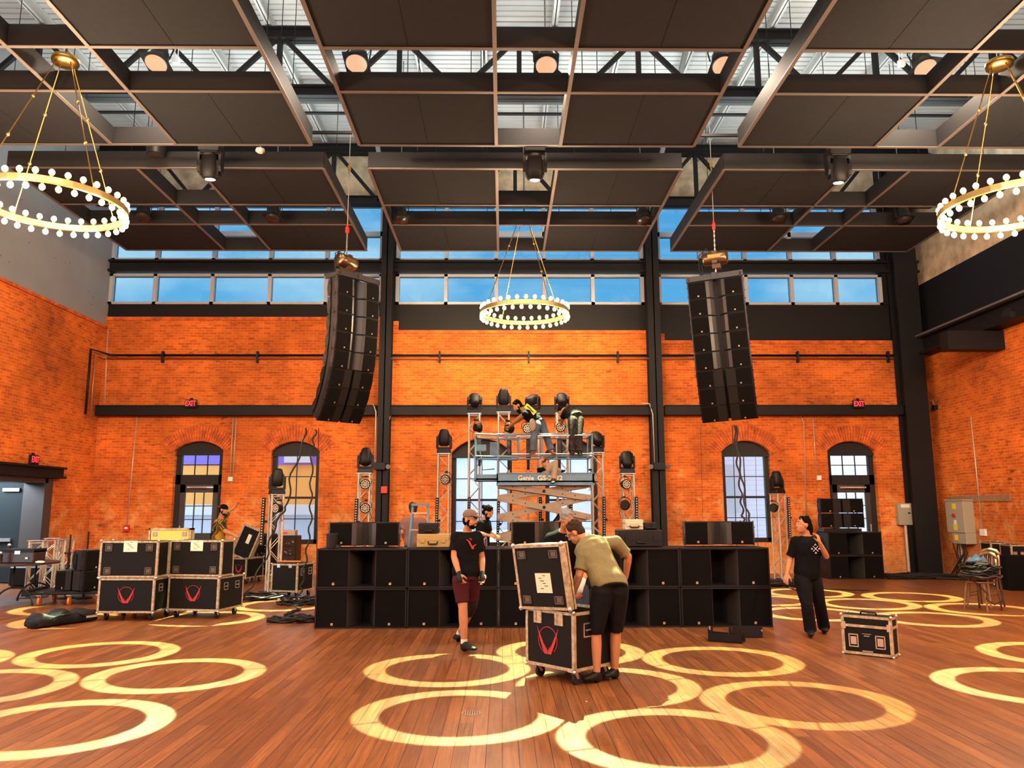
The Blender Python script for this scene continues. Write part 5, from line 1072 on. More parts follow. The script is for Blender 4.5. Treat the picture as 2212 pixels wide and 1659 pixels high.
for px, yt, lb in ((153, 1155, 'left'), (192, 1148, 'right')):
    p = at(px, yt, 16.0); t = thing('speaker_stand', 'black telescopic pole stand with clamp knob behind the trolley, %s of two' % lb, 'stand', (p.x, 16.0, 0), 0, 'pole stands'); MB().cyl((0, 0, .03), (0, 0, p.z-.35), .024, n=8).cyl((0, 0, p.z-.36), (0, 0, p.z), .017, n=8).build('pole', 'black', t); MB().cyl((0, 0, p.z-.42), (0, 0, p.z-.34), .032, n=8).cyl((0, 0, p.z-.37), (-.07, 0, p.z-.36), .012, n=6).ball((-.08, 0, p.z-.36), .022, 6, 4).build('clamp_knob', 'black', t); MB().cyl((0, 0, 0), (0, 0, .03), .16, n=16).build('base', 'black', t)
a, b = at(156, 1200, 16.1).x, at(190, 1200, 16.1).x; z = at(170, 1187, 16.1).z; t = thing('equipment_case', 'dark grey upright case with a red top between the two pole stands', 'case', ((a+b)/2, 16.1, 0)); MB().b2(((a-b)/2, 0, 0), ((b-a)/2, .4, z-.02)).build('body', 'steel_light', t); MB().b2(((a-b)/2, -.005, z-.03), ((b-a)/2, .405, z)).build('top', 'red', t)
# long black bag on the floor
a, b = atz(66, 1358), atz(196, 1340); t = thing('carry_bag', 'long black fabric bag lying on the floor before the left road case', 'bag', tuple((a+b)/2), math.atan2(b.y-a.y, b.x-a.x)); ln = (b-a).length; rings = []
for i in range(15):
    u = i/14; x = (u-.5)*ln; hh = (.19+.03*math.sin(i*1.3)+(.03 if 4 < i < 8 else 0))*(1 if u > .05 else .75); ww = .15+.012*math.cos(i*2.1)
    rings.append([Vector((x+.02*math.sin(j*1.7), ww*math.copysign(abs(math.cos(q))**.6, math.cos(q)), max(.002, hh*.5+hh*.5*math.copysign(abs(math.sin(q))**.6, math.sin(q))))) for j, q in enumerate([2*math.pi*k_/14 for k_ in range(14)])])
mat('fabric', (.012, .012, .014), .55, bump=.6, bs=18); MB().loft(rings).build('body', 'fabric', t); MB().tube([(-.3, -.155, .1), (-.2, -.19, .16), (.1, -.19, .17), (.25, -.155, .1)], .012, 5).build('carry_strap', 'rubber', t); MB().b2((.28, -.172, .07), (.46, -.165, .10)).build('printed_tag', 'panelgrey', t)
# angled metal bracket and plate on the floor before the wall
a, b = atz(1530, 1385), atz(1602, 1391); t = thing('metal_bracket', 'black metal bracket channel lying on the floor before the subwoofer wall', 'bracket', tuple((a+b)/2), math.atan2(b.y-a.y, b.x-a.x)); w = (b-a).length/2
MB().b2((-w, 0, 0), (w, .012, .11)).b2((-w, 0, 0), (w, .2, .01)).b2((-w, .19, 0), (w, .2, .10)).b2((-w, 0, 0), (-w+.01, .2, .16)).prism([(0, .01), (.2, .01), (.14, .19), (.06, .19)], w-.18, w-.165, axis='x').build('channel', 'black', t); MB().cyl((-w+.02, .02, .14), (-w+.02, .02, .19), .012, n=6).build('pin', 'silver', t)
a = atz(1615, 1378); t = thing('metal_plate', 'flat black metal plate leaning behind the bracket on the floor', 'bracket', (a.x, a.y, 0), R(-6)); MB().b2((-.2, 0, 0), (.2, .02, .15)).b2((-.2, 0, 0), (.2, .12, .01)).build('plate', 'black', t); MB().cyl((.19, -.01, .1), (.19, .03, .1), .012, n=6).build('bolt', 'silver', t)
# round floor drain
c = atz(1018, 1541); t = thing('floor_grate', 'small round slotted metal grate set in the plank floor', 'floor grate', (c.x, c.y, 0)); MB().cyl((0, 0, .0), (0, 0, .004), .085, n=24).build('rim', 'wood', t)
q = MB()
for i in range(7): w = math.sqrt(.07**2-(.06*(i-3)/3)**2); q.b2((-.06+.02*i-.004, -w, .004), (-.06+.02*i+.004, w, .006))
q.build('slots', 'black', t)
# ---------------- chairs heaped with cable at the right
mat('chairwood', (.20, .10, .045), .45, var=.3)
def chair(label, loc, rz):
    t = thing('wooden_chair', label, 'chair', loc, rz, 'stacked wooden chairs')
    MB().lathe([(.001, .455), (.2, .455), (.215, .47), (.21, .485), (.001, .49)], 20).build('seat', 'chairwood', t)
    for x, y, x2, y2 in ((.15, -.14, .2, -.19), (-.15, -.14, -.2, -.19)): MB().cyl((x, y, .455), (x2, y2, 0), .02, .014, 8).build('leg', 'chairwood', t)
    for s_ in (-1, 1): MB().tube([(s_*.19, .24, 0), (s_*.175, .19, .46), (s_*.165, .24, .75), (s_*.15, .28, .9)], [.016, .02, .018, .016], 8).build('back_leg', 'chairwood', t)
    MB().tube([(-.17, .27, .87), (-.1, .30, .93), (0, .31, .95), (.1, .30, .93), (.17, .27, .87)], .028, 8).build('top_rail', 'chairwood', t)
    for x in (-.07, 0, .07): MB().cyl((x, .18, .47), (x*1.1, .30, .92), .012, n=6).build('spindle', 'chairwood', t)
    MB().cyl((-.17, -.16, .22), (-.17, .21, .24), .01, n=6).build('stretcher', 'chairwood', t); MB().cyl((.17, -.16, .22), (.17, .21, .24), .01, n=6).build('stretcher', 'chairwood', t)
    return t
c = atz(2142, 1322); chair('pale wooden chair at right carrying a heap of cable, lower of two stacked', (c.x, c.y+.25, 0), R(-62)); chair('wooden chair stacked on the lower chair at right under the cable heap', (c.x+.07, c.y+.27, .06), R(-60))
def heap(label, c, rx, ry, rz_, n, mats, seed, name='cable_heap', r=.012):
    rr = random.Random(seed); t = thing(name, label, 'cables', c)
    for mi, (mt, k_) in enumerate(mats):
        m = MB()
        for i in range(k_):
            pts = []; a0 = rr.uniform(0, 6.28); sx, sy = rr.uniform(.6, 1)*rx, rr.uniform(.6, 1)*ry; ox, oy = rr.uniform(-.15, .15)*rx, rr.uniform(-.15, .15)*ry; z0 = rr.uniform(.0, 1)*rz_; turn = rr.choice((5.5, 8, 11))
            N_ = 26
            for q in range(N_): a = a0+turn*q/N_; pts.append((ox+sx*math.cos(a)*(1+.12*math.sin(3*a+i)), oy+sy*math.sin(a), max(r, z0*(1-.25*((math.cos(a))**2))+.02*math.sin(5*a+i)+r)))
            m.tube(pts, r, 5)
        m.build('cable_coil', mt, t)
    return t
mat('cabledark', (.035, .04, .045), .4); mat('cablegrey', (.14, .15, .17), .4); mat('cableblue', (.05, .13, .22), .6); mat('cablewhite', (.45, .45, .45), .5)
heap('heap of black and blue cable piled on the wooden chairs at right', (c.x-.02, c.y+.2, .55), .30, .26, .24, 0, (('rubber', 34), ('cabledark', 8), ('darkwood', 5)), 3)
t = thing('blue_cloth', 'crumpled blue cloth on the cable heap on the chairs', 'cloth', (c.x-.05, c.y+.2, .80)); rings = []
for i in range(9):
    u = i/8*math.pi; rings.append([Vector((-.2+.4*i/8, .13*math.sin(u)*math.cos(q)+.02*math.sin(3*q+i), .02+abs(.09*math.sin(u)*(1+.5*math.sin(4*q+2*i)))*max(0, math.sin(q)))) for q in [2*math.pi*k_/16 for k_ in range(16)]])
MB().loft(rings).build('cloth', 'cableblue', t)
tag(MB().tube([(c.x-.2, c.y+.1, .5), (c.x-.05, c.y-.02, .3), (c.x-.1, c.y-.05, .22), (c.x+.05, c.y-.02, .12), (c.x+.2, c.y, .18), (c.x+.25, c.y+.05, .4), (c.x+.3, c.y+.15, .56)], .011, 5).build('loose_cable', 'rubber'), 'loose black cable looping down from the heap between the chair legs', 'cables')
# cases at the right edge
def plain_case(label, px0, px1, pyb, Y, h, rz=0, mt='castab', d=.5):
    a, b = at(px0, pyb, Y).x, at(px1, pyb, Y).x; t = thing('road_case', label, 'flight case', ((a+b)/2, Y, 0), rz); w = b-a; case_body(t, -w/2, 0, .02, w/2, d, h, mt=mt); 
    for x in (-w*.25, w*.25): recess(t, (x, -.004, h*.8), .08, .08, nm='latch')
    return t
plain_case('black road case with metal edges behind the chairs by the right wall', 2148, 2184, 1250, 18.0, .95, R(-8)); plain_case('second black road case by the right wall, nearer the picture edge', 2192, 2222, 1255, 17.3, .93, R(-8))
a = atz(2190, 1276); tag(MB().b2((-.08, 0, 0), (.55, .5, .72)).build('speaker_cover', 'grille', loc=(a.x, a.y, 0), bevel=.02), 'plain black padded box cut by the right picture edge behind the chairs', 'box')
# ---------------- cables on the floor
c = atz(628, 1346); heap('coil of dark cable on the floor by the left end of the subwoofer wall', (c.x, c.y+.15, 0), .42, .22, .06, 0, (('rubber', 9),), 5, 'cable_coil_pile', .013).name = 'cable_coil'
c = atz(535, 1297); heap('tangle of black and white cable on the floor right of the road cases', (c.x, c.y+.2, 0), .62, .32, .10, 0, (('rubber', 14), ('cablewhite', 4)), 6)
c = atz(640, 1308); heap('tangle of dark cable on the floor beneath the small road case', (c.x, c.y+.2, 0), .40, .4, .10, 0, (('rubber', 8), ('cablegrey', 2)), 8)
c = atz(1700, 1268); heap('tangle of black cable on the floor behind the woman at right', (c.x, c.y+.2, 0), .62, .3, .10, 0, (('rubber', 14), ('cablegrey', 3)), 9)
c = atz(2000, 1249); heap('long tangle of black cable lying along the foot of the corner column', (c.x, c.y-.15, 0), 1.2, .22, .12, 0, (('rubber', 16),), 10)
def run(label, pix, r=.013, mt='rubber', jit=0, name='floor_cable'):
    pts = []
    for i in range(len(pix)-1):
        a, b = atz(*pix[i]), atz(*pix[i+1]); n = 6
        for q in range(n): u = q/n; pts.append(a.lerp(b, u)+Vector((random.uniform(-jit, jit), random.uniform(-jit, jit), r)))
    pts.append(atz(*pix[-1])+Vector((0, 0, r))); return tag(MB().tube(pts, r, 5).build(name, mt), label, 'cables')
run('dark cable run from the small road case to the coil on the floor', [(690, 1275), (672, 1300), (650, 1305), (640, 1320), (615, 1332)], .022, 'rubber', .05)
run('white cable run along the floor left of the subwoofer wall', [(500, 1300), (540, 1292), (580, 1293), (600, 1296), (640, 1296), (676, 1290)], .012, 'cablewhite', .04)
run('dark cable run behind the woman toward the right subwoofers', [(1680, 1262), (1720, 1276), (1760, 1270), (1800, 1275), (1850, 1276), (1878, 1277)], .014, 'rubber', .05)
run('black cable along the back wall floor at right', [(1900, 1246), (1960, 1240), (2030, 1252), (2095, 1254)], .03, 'rubber', .08)
run('second black cable along the back wall floor at right', [(1910, 1242), (1980, 1248), (2060, 1246), (2104, 1250)], .03, 'rubber', .08)
run('thin red laser like marking cord on the floor at right', [(1676, 1306), (1712, 1320)], .004, 'red')
# cables hanging from the arrays: bumpy multicore
def hang(label, pix, Y0, Y1, amp=.045, k_=9, r=.017):
    pts = []; n = 46; P = [at(px, py, Y0+(Y1-Y0)*i/(len(pix)-1)) for i, (px, py) in enumerate(pix)]
    for i in range(n+1):
        u = i/n*(len(P)-1); j = min(int(u), len(P)-2); p = P[j].lerp(P[j+1], u-j); p = p+Vector((amp*math.sin(i/n*k_*6.28), 0, 0)); pts.append(p)
    return tag(MB().tube(pts, r, 6).build('hanging_cable', 'rubber'), label, 'cables')
hang('wavy black multicore hanging from the left array, bowing down to the floor tangle', [(660, 925), (655, 960), (628, 1030), (622, 1090), (608, 1110), (588, 1150), (577, 1200), (545, 1262), (528, 1290)], 15.4, 15.3, .03, 7)
hang('wavy black multicore hanging straight from the left array to the small road case', [(682, 928), (674, 970), (672, 1060), (671, 1130), (662, 1200), (652, 1262), (648, 1290)], 15.4, 15.6, .03, 9)
hang('wavy black multicore under the right array, left strand', [(1586, 920), (1592, 990), (1600, 1060), (1604, 1110), (1608, 1134)], 15.5, 12.7, .022, 6); hang('wavy black multicore under the right array, right strand', [(1590, 920), (1594, 975), (1604, 1040), (1612, 1100), (1624, 1134)], 15.5, 12.7, .022, 4)
for px0, px1, y0, y1, lb in ((1582, 1590, 920, 1130, 'thin black rope hanging under the right array left of the multicore'), (1513, 1518, 925, 1170, 'very thin dark line hanging from the right array left edge'), (1630, 1634, 920, 1120, 'very thin dark line hanging from the right array right edge'), (688, 688, 925, 1170, 'thin black rope hanging from the left array to the subwoofer wall')):
    e_ = at(px1, 1181, 14.0); e_.z = .0; tag(MB().cyl(at(px0, y0, 15.4), e_, .009 if 'very' not in lb else .004, n=5).build('hanging_rope', 'rubber'), lb, 'rope')
# ================================================================== PEOPLE
mat('skin', (.44, .19, .085), .55, 0, .3, var=.06, vs=12); mat('skin_dark', (.36, .15, .08), .5); mat('hair', (.007, .005, .004), 1, 0, .02, bump=.6, bs=60); mat('hair_brown', (.035, .018, .010), .8, 0, .1, bump=.6, bs=60); mat('hair_grey', (.20, .195, .18), .8, 0, .1, bump=.8, bs=60)
mat('tee_black', (.005, .0048, .0055), .9, 0, .08, var=.15, bump=.9, bs=6, bd=.035); mat('tee_olive', (.17, .135, .05), .85, var=.1, bump=.9, bs=6, bd=.035); mat('maroon', (.045, .006, .007), .8, bump=.9, bs=6, bd=.035); mat('shorts_black', (.004, .0035, .004), .8, bump=.9, bs=6, bd=.035)
mat('jeans', (.060, .075, .10), .8, var=.5, vs=5, bump=.9, bs=6, bd=.03); mat('tan_pants', (.27, .19, .12), .8, bump=.9, bs=6, bd=.035); mat('mauve', (.17, .075, .06), .85, bump=.9, bs=6, bd=.035); mat('shoe', (.008, .008, .008), .5); mat('boot_brown', (.10, .035, .018), .5); mat('sock', (.6, .58, .52), .8); mat('glove', (.015, .014, .014), .7); mat('glove_white', (.6, .6, .58), .8)
mat('cap_brown', (.15, .085, .05), .8); mat('eyewhite', (.7, .66, .6), .3); mat('navy', (.02, .028, .045), .8, bump=.9, bs=6, bd=.035); mat('lip', (.32, .10, .07), .5); mat('yellow_print', (.75, .58, .05), .7)
def patt(name, cols, scale, seed=0):
    m = mat(name, cols[0], .85); t = m.node_tree; n = t.nodes; l = t.links; tc = n.new('ShaderNodeTexCoord'); v = n.new('ShaderNodeTexNoise'); v.inputs['Scale'].default_value = scale; v.inputs['Detail'].default_value = 2; v.inputs['Distortion'].default_value = .3
    mp = n.new('ShaderNodeMapping'); mp.inputs['Location'].default_value = (seed, 0, 0); l.new(tc.outputs['Object'], mp.inputs[0]); l.new(mp.outputs[0], v.inputs[0]); r = n.new('ShaderNodeValToRGB'); r.color_ramp.interpolation = 'CONSTANT'; l.new(v.outputs[0], r.inputs[0])
    e = r.color_ramp.elements; k = len(cols); e[0].color = (*cols[0], 1); e[0].position = 0; e[1].color = (*cols[1], 1); e[1].position = .40
    for i in range(2, k): q = e.new(.40+.25*(i-1)/(k-1)); q.color = (*cols[i], 1)
    l.new(r.outputs[0], n['Principled BSDF'].inputs['Base Color'])
patt('tiedye', [(.02, .012, .010), (.018, .085, .022), (.35, .17, .008), (.02, .012, .010), (.20, .02, .010), (.02, .09, .025), (.38, .20, .010)], 4.0, 2.0)
patt('camo', [(.010, .008, .008), (.018, .013, .012), (.045, .030, .024), (.014, .011, .010)], 11)
TMP = bpy.data.collections.new('tmp'); col.children.link(TMP)
def remesh(mb, name, material, parent, vox=.009, smooth=4):
    me = mb.mesh(name+'_r'); o = bpy.data.objects.new(name+'_r', me); TMP.objects.link(o)
    r = o.modifiers.new('r', 'REMESH'); r.mode = 'VOXEL'; r.voxel_size = vox; r.use_smooth_shade = True
    s = o.modifiers.new('s', 'SMOOTH'); s.factor = .5; s.iterations = smooth
    dg = bpy.context.evaluated_depsgraph_get(); dg.update(); me2 = bpy.data.meshes.new_from_object(o.evaluated_get(dg)); me2.name = name
    bpy.data.objects.remove(o); bpy.data.meshes.remove(me); me2.materials.clear(); me2.materials.append(M[material]); me2.polygons.foreach_set('use_smooth', [True]*len(me2.polygons))
    if parent is not None: off = parent.location; me2.transform(Matrix.Translation(-off))
    q = bpy.data.objects.new(name, me2); col.objects.link(q); q.parent = parent; return q
def limb(mb, pts, rad, n=12):
    P = [Vector(p) for p in pts]; o = []; rr = []
    for i in range(len(P)-1):
        for k in range(4): u = k/4; o.append(P[i].lerp(P[i+1], u)); rr.append(rad[i]+(rad[i+1]-rad[i])*u)
    o.append(P[-1]); rr.append(rad[-1]); mb.tube(o, rr, n)
    for p, r in zip(P, rad): mb.ball(p, r*.985, 10, 8)
def oval(c, ax, ay, n=20, p=.85): return [c+ax*math.copysign(abs(math.cos(q))**p, math.cos(q))+ay*math.copysign(abs(math.sin(q))**p, math.sin(q)) for q in [2*math.pi*i/n for i in range(n)]]
def hand(mb, w, d, nrm, side, curl=.35, s=1.0, spread=1.0):
    """w wrist, d direction of the palm, nrm palm normal (towards the palm side), side +1/-1 where the thumb leaves"""
    d = Vector(d).normalized(); nrm = Vector(nrm); nrm = (nrm-d*nrm.dot(d)).normalized(); a = d.cross(nrm).normalized()*side; w = Vector(w)
    L_ = .092*s; rings = []
    for u, wd, th in ((-.1, .026, .020), (.15, .034, .017), (.55, .042, .016), (1.0, .040, .013)): rings.append(oval(w+d*L_*u, a*wd*s, nrm*th*s, 14))
    mb.loft(rings)
    for i, (off, ln) in enumerate(((.030, .072), (.010, .080), (-.011, .075), (-.031, .060))):
        p = w+d*L_*.96+a*off*s; dd = (d+a*off*3*spread).normalized(); pts = [p-dd*.012, p]; c_ = 0
        for k, f in enumerate((.45, .32, .25)): c_ += curl*(1+.25*i); q = dd*math.cos(c_)+nrm*math.sin(c_); p = p+q*ln*f*s; pts.append(p)
        limb(mb, pts, [.0095*s, .0095*s, .0088*s, .008*s, .0068*s], 8)
    p = w+d*L_*.28+a*.028*s; q1 = (a*.75+d*.65+nrm*.35).normalized(); q2 = (a*.25+d*.9+nrm*.5).normalized()
    limb(mb, [p, p+q1*.038*s, p+q1*.038*s+q2*.030*s, p+q1*.038*s+q2*.055*s], [.0135*s, .0115*s, .0105*s, .008*s], 8)
def head(mb, c, f, u, s=1.0):
    f = Vector(f).normalized(); u = Vector(u); u = (u-f*u.dot(f)).normalized(); r = f.cross(u); Mh = Matrix((r, f, u)).transposed().to_4x4(); Mh.translation = c; Mh = Mh @ Matrix.Diagonal((s, s, s, 1))
    mb.ball((0, -.008, .025), (.074, .094, .092), 20, 14, Mh); mb.ball((0, .022, -.035), (.058, .066, .080), 16, 12, Mh); mb.ball((0, .050, -.085), (.034, .034, .026), 12, 8, Mh)
    mb.loft([[Mh @ Vector((x*k, y, z)) for x, y, z in ((-.010, .082, .02+zz), (.010, .082, .02+zz), (.010, .092+d_, .02+zz), (-.010, .092+d_, .02+zz))] for zz, k, d_ in ((.012, .7, .0), (-.025, 1.1, .012), (-.045, 1.7, .022), (-.054, 1.5, .008))])
    for s_ in (-1, 1): mb.ball((s_*.077, -.008, -.005), (.011, .02, .032), 8, 6, Mh); mb.ball((s_*.032, .068, .028), (.024, .018, .010), 8, 6, Mh); mb.ball((s_*.04, .055, -.03), (.022, .022, .022), 8, 6, Mh)
    mb.ball((0, .085, -.058), (.024, .012, .006), 8, 6, Mh); mb.ball((0, .084, -.069), (.021, .012, .007), 8, 6, Mh)
    return Mh
def person(label, J, f=(0, -1, 0), up=(0, 0, 1), top='tee_black', bottom='shorts_black', sleeve=.55, pant=1.0, skin='skin', hair='hair', cap=None, beard=None, glasses=False, shoes='shoe', sock=False, girth=1.0, vox=.009, hands=None, long_hair=False, bun=False, socks_h=.2, top_len=.1, loose=1.0, hs=1.0, curl=.4, root=None):
    V = {k: at(*v) if not isinstance(v, Vector) else v for k, v in J.items()}
    if not any(w in label for w in ('lift',)):
        for q_ in 'lr': V['a'+q_].z = .068+(.05 if V['a'+q_].z > .22 else 0); V['t'+q_].z = .045
    hc, pel, nk = V['head'], V['pel'], V['neck']; sl, sr, hl, hr = V['sl'], V['sr'], V['hl'], V['hr']
    b0 = min((V['tl'], V['tr']), key=lambda p: p.z); root = thing('person', label, 'person', root or (pel.x, pel.y, max(0, b0.z-.02)))
    off = Vector(root.location); g = girth
    f = Vector(f).normalized(); hx = (hr-hl).normalized(); sx_ = (sr-sl).normalized(); spine = (nk-pel).normalized()
    def torso(mb, e=0, e2=0, full=True, z0=-.06):
        rings = []
        for u, wd, dp in ((z0, .150, .105), (.05, .168, .118), (.25, .152, .108), (.5, .152, .112), (.72, .170, .122), (.86, .172, .112), (.95, .125, .085), (1.02, .066, .060)):
            c = pel.lerp(nk, u); ax = hx.lerp(sx_, min(1, max(0, (u-.1)/.7))).normalized(); ay = spine.cross(ax).normalized(); rings.append(oval(c, ax*(wd*g+e), ay*(dp*g+e2), 24))
        mb.loft(rings)
    def arm(mb, S, E_, W_, e=0, frac=None):
        r = [.060*g+e, .052*g+e, .046*g+e, .040*g+e, .042*g+e, .027*g+e]
        P = [S, S.lerp(E_, .3), S.lerp(E_, .7), E_, E_.lerp(W_, .25), W_]; t = [0, .15, .35, .5, .62, 1.0]
        if frac is None: limb(mb, P, r)
        else:
            q = []; rr = []
            for p, a, b in zip(P, t, r):
                if a < frac: q.append(p); rr.append(b)
            i = len(q); a0, a1 = t[i-1], t[i] if i < 6 else 1.01; uu = (frac-a0)/(a1-a0); q.append(P[i-1].lerp(P[min(i, 5)], uu)); rr.append(rr[-1]+(.010 if frac < .5 else 0)); mb.tube(q, rr, 14); mb.ball(q[0], rr[0]*.98, 12, 8)
    def leg(mb, H_, K_, A_, e=0, frac=None, kn=0):
        r = [.092*g+e, .086*g+e, .070*g+e, .056*g+e, .057*g+e, .036*g+e]
        P = [H_, H_.lerp(K_, .3), H_.lerp(K_, .7), K_, K_.lerp(A_, .3), A_]; t = [0, .15, .35, .5, .65, 1.0]
        if frac is None: limb(mb, P, r)
        else:
            q = []; rr = []
            for p, a, b in zip(P, t, r):
                if a < frac: q.append(p); rr.append(max(b, (.062+kn)*g) if a > .3 else b)
            i = len(q); a0, a1 = t[i-1], t[min(i, 5)]; uu = (frac-a0)/max(.01, a1-a0); q.append(P[i-1].lerp(P[min(i, 5)], min(1, uu))); rr.append(rr[-1]); mb.tube(q, rr, 16); mb.ball(q[0], rr[0]*.98, 12, 8)
    b = MB(); torso(b); limb(b, [nk-spine*.03, nk.lerp(hc, .35), hc-Vector(up).normalized()*.02], [.062*g, .054*g, .055*g])
    Mh = head(b, hc, f, up, hs); limb(b, [sl, nk-spine*.05, sr], [.060*g, .066*g, .060*g])
    for s_, S, E_, W_ in ((1, sl, V['el'], V['wl']), (-1, sr, V['er'], V['wr'])):
        arm(b, S, E_, W_); key = 'l' if s_ > 0 else 'r'; hd = (hands or {}).get(key, {}); d = hd.get('d', (W_-E_)); nr = hd.get('n', Vector((-s_*.2, .3, -.2))); hand(b, W_, d, nr, hd.get('side', s_), hd.get('curl', curl), 1.0)
    for H_, K_, A_, T_ in ((hl, V['kl'], V['al'], V['tl']), (hr, V['kr'], V['ar'], V['tr'])):
        leg(b, H_, K_, A_); limb(b, [A_, A_.lerp(T_, .35), A_.lerp(T_, .7)], [.034, .030, .022])
    body = remesh(b, 'body', skin, root, vox, 3)
    # clothing
    s = MB(); torso(s, .014*loose, .016*loose, z0=-top_len); limb(s, [sl, nk-spine*.055, sr], [.070*g, .070*g, .070*g])
    if sleeve > 0:
        for S, E_, W_ in ((sl, V['el'], V['wl']), (sr, V['er'], V['wr'])): arm(s, S, E_, W_, .013*loose, sleeve)
    remesh(s, 'shirt' if sleeve > 0 else 'vest', top, root, vox*1.15, 5)
    s = MB(); rings = []
    for u, wd, dp in ((-.13, .140, .112), (-.02, .158, .116), (.08, .166, .122), (.17, .158, .116)):
        c = pel.lerp(nk, u); ay = spine.cross(hx).normalized(); rings.append(oval(c, hx*(wd*g+.008), ay*(dp*g+.008), 24))
    s.loft(rings)
    for H_, K_, A_ in ((hl, V['kl'], V['al']), (hr, V['kr'], V['ar'])): leg(s, H_, K_, A_, .016*loose, pant, .012 if pant < .8 else .004)
    remesh(s, 'shorts' if pant < .8 else 'trousers', bottom, root, vox*1.15, 4)
    for nm_, A_, T_, K_ in (('l', V['al'], V['tl'], V['kl']), ('r', V['ar'], V['tr'], V['kr'])):
        s = MB(); d = (T_-A_); d.z = 0; dn = d.normalized() if d.length > .01 else Vector((0, -1, 0)); sd = dn.cross(Vector((0, 0, 1))); ft = (T_-A_); heel = A_-dn*.055-Vector((0, 0, .055)); toe = T_+dn*.035
        upv = ft.cross(sd).normalized(); upv = upv if upv.z > 0 else -upv; rings = []; base = heel.lerp(toe, 0)
        for u, wd, hh in ((0, .030, .075), (.12, .040, .095), (.3, .043, .100), (.5, .046, .072), (.75, .052, .052), (.93, .042, .038), (1.0, .022, .022)):
            c = heel.lerp(toe-Vector((0, 0, .0)), u); rings.append(oval(c+Vector((0, 0, hh*.42)), sd*wd, Vector((0, 0, 1))*hh*.52, 16, .8))
        s.loft(rings); limb(s, [A_-Vector((0, 0, .03)), A_+(K_-A_).normalized()*(.02 if shoes == 'shoe' else .16)], [.046, .044 if shoes == 'shoe' else .058]); remesh(s, 'shoe' if shoes == 'shoe' else 'boot', shoes, root, vox, 3)
        if sock: s = MB(); limb(s, [A_, A_.lerp(K_, socks_h)], [.043, .045]); remesh(s, 'sock', 'sock', root, vox, 2)
    def part(mb, nm, mt): o = mb.build(nm, mt, root); o.data.transform(Matrix.Translation(-off)); return o
    Mh2 = Mh
    for s_ in (-1, 1):
        e = part(MB().ball((s_*.031, .083, .018), (.013, .008, .008), 10, 6, Mh2), 'eye', 'eyewhite'); part(MB().ball((s_*.031, .0895, .018), (.0055, .003, .0055), 8, 6, Mh2), 'iris', 'hair'); part(MB().ball((s_*.032, .088, .037), (.020, .007, .0045), 8, 6, Mh2), 'eyebrow', hair or 'hair')
    if hair:
        h = MB(); h.ball((0, -.020, .040 if not cap else .0), (.080 if not cap else .078, .093, .086 if not cap else .06), 18, 12, Mh); h.ball((0, -.045, -.01), (.070, .062, .075), 14, 10, Mh)
        for i in range(0 if cap else 26): a = i*2.4; zz = .05+.07*((i*37) % 10)/10; q = math.sqrt(max(0, 1-((zz-.03)/.1)**2)); h.ball((.07*q*math.cos(a), -.02+.08*q*math.sin(a), zz), .022, 6, 4, Mh)
        if long_hair: limb(h, [Mh @ Vector((0, -.09, .0)), Mh @ Vector((0, -.105, -.07)), Mh @ Vector((0.01, -.09, -.16))], [.05, .045, .028])
        if bun: h.ball((0, -.125, .045), (.038, .038, .038), 10, 8, Mh)
        remesh(h, 'hair', hair, root, vox*.8, 2)
    if beard:
        h = MB(); h.ball((0, .040, -.075), (.052, .050, .040 if beard < 2 else .055), 14, 10, Mh); h.ball((0, .082, -.048), (.030, .011, .007), 10, 6, Mh)
        if beard >= 2: h.ball((0, .055, -.12), (.035, .03, .05), 10, 8, Mh)
        for s_ in (-1, 1): h.ball((s_*.062, .012, -.04), (.012, .02, .045), 8, 6, Mh)
        remesh(h, 'beard', hair or 'hair', root, .006, 1); part(MB().ball((0, .0925, -.0625), (.018, .005, .005), 8, 6, Mh), 'lips', 'lip')
    if glasses:
        g_ = MB()
        for s_ in (-1, 1): g_.tube([Mh @ Vector((s_*.032+.023*math.cos(q), .099, .016+.019*math.sin(q))) for q in [2*math.pi*i/14 for i in range(14)]], .0018, 5, closed=True); g_.tube([Mh @ Vector((s_*.055, .097, .02)), Mh @ Vector((s_*.078, .0, .018))], .0018, 4)
        g_.tube([Mh @ Vector((-.01, .1, .02)), Mh @ Vector((.01, .1, .02))], .0018, 4); part(g_, 'glasses', 'black')
    if cap:
        c = MB(); c.ball((0, -.010, .060), (.083, .100, .075), 18, 12, Mh); cp_ = remesh(c, 'cap', cap[0], root, .007, 1)
        sgn = cap[1]; br = MB(); n = 12; rows = []
        for k_, (yy, ww) in enumerate(((.06, .070), (.115, .068), (.15, .052), (.165, .03))): rows.append([Mh @ Vector((ww*math.cos(q), sgn*yy+(0 if sgn > 0 else -.01), .055-.012*k_*(1)+.014*math.sin(q)**2+t_)) for q in [math.pi*i/n for i in range(n+1)] for t_ in (0,)])
        vs = [p for r_ in rows for p in r_]; m_ = n+1; vs2 = vs+[p+(Mh.to_3x3() @ Vector((0, 0, .006))) for p in vs]; N_ = len(vs)
        fs = []
        for i in range(3):
            for j in range(n): a = i*m_+j; fs += [(a, a+1, a+m_+1, a+m_), (N_+a, N_+a+m_, N_+a+m_+1, N_+a+1)]
        b_ = MB()
        b_.loft([[Mh @ Vector((x, sgn*y+(-.01 if sgn < 0 else 0), z)) for x, y, z in ring_] for ring_ in (((-.07, .05, .052), (.07, .05, .052), (.07, .05, .060), (-.07, .05, .060)), ((-.066, .10, .052), (.066, .10, .052), (.066, .10, .060), (-.066, .10, .060)), ((-.05, .145, .044), (.05, .145, .044), (.05, .145, .051), (-.05, .145, .051)), ((-.022, .168, .036), (.022, .168, .036), (.022, .168, .042), (-.022, .168, .042)))])
        part(b_, 'cap_brim', cap[2] if len(cap) > 2 else cap[0])
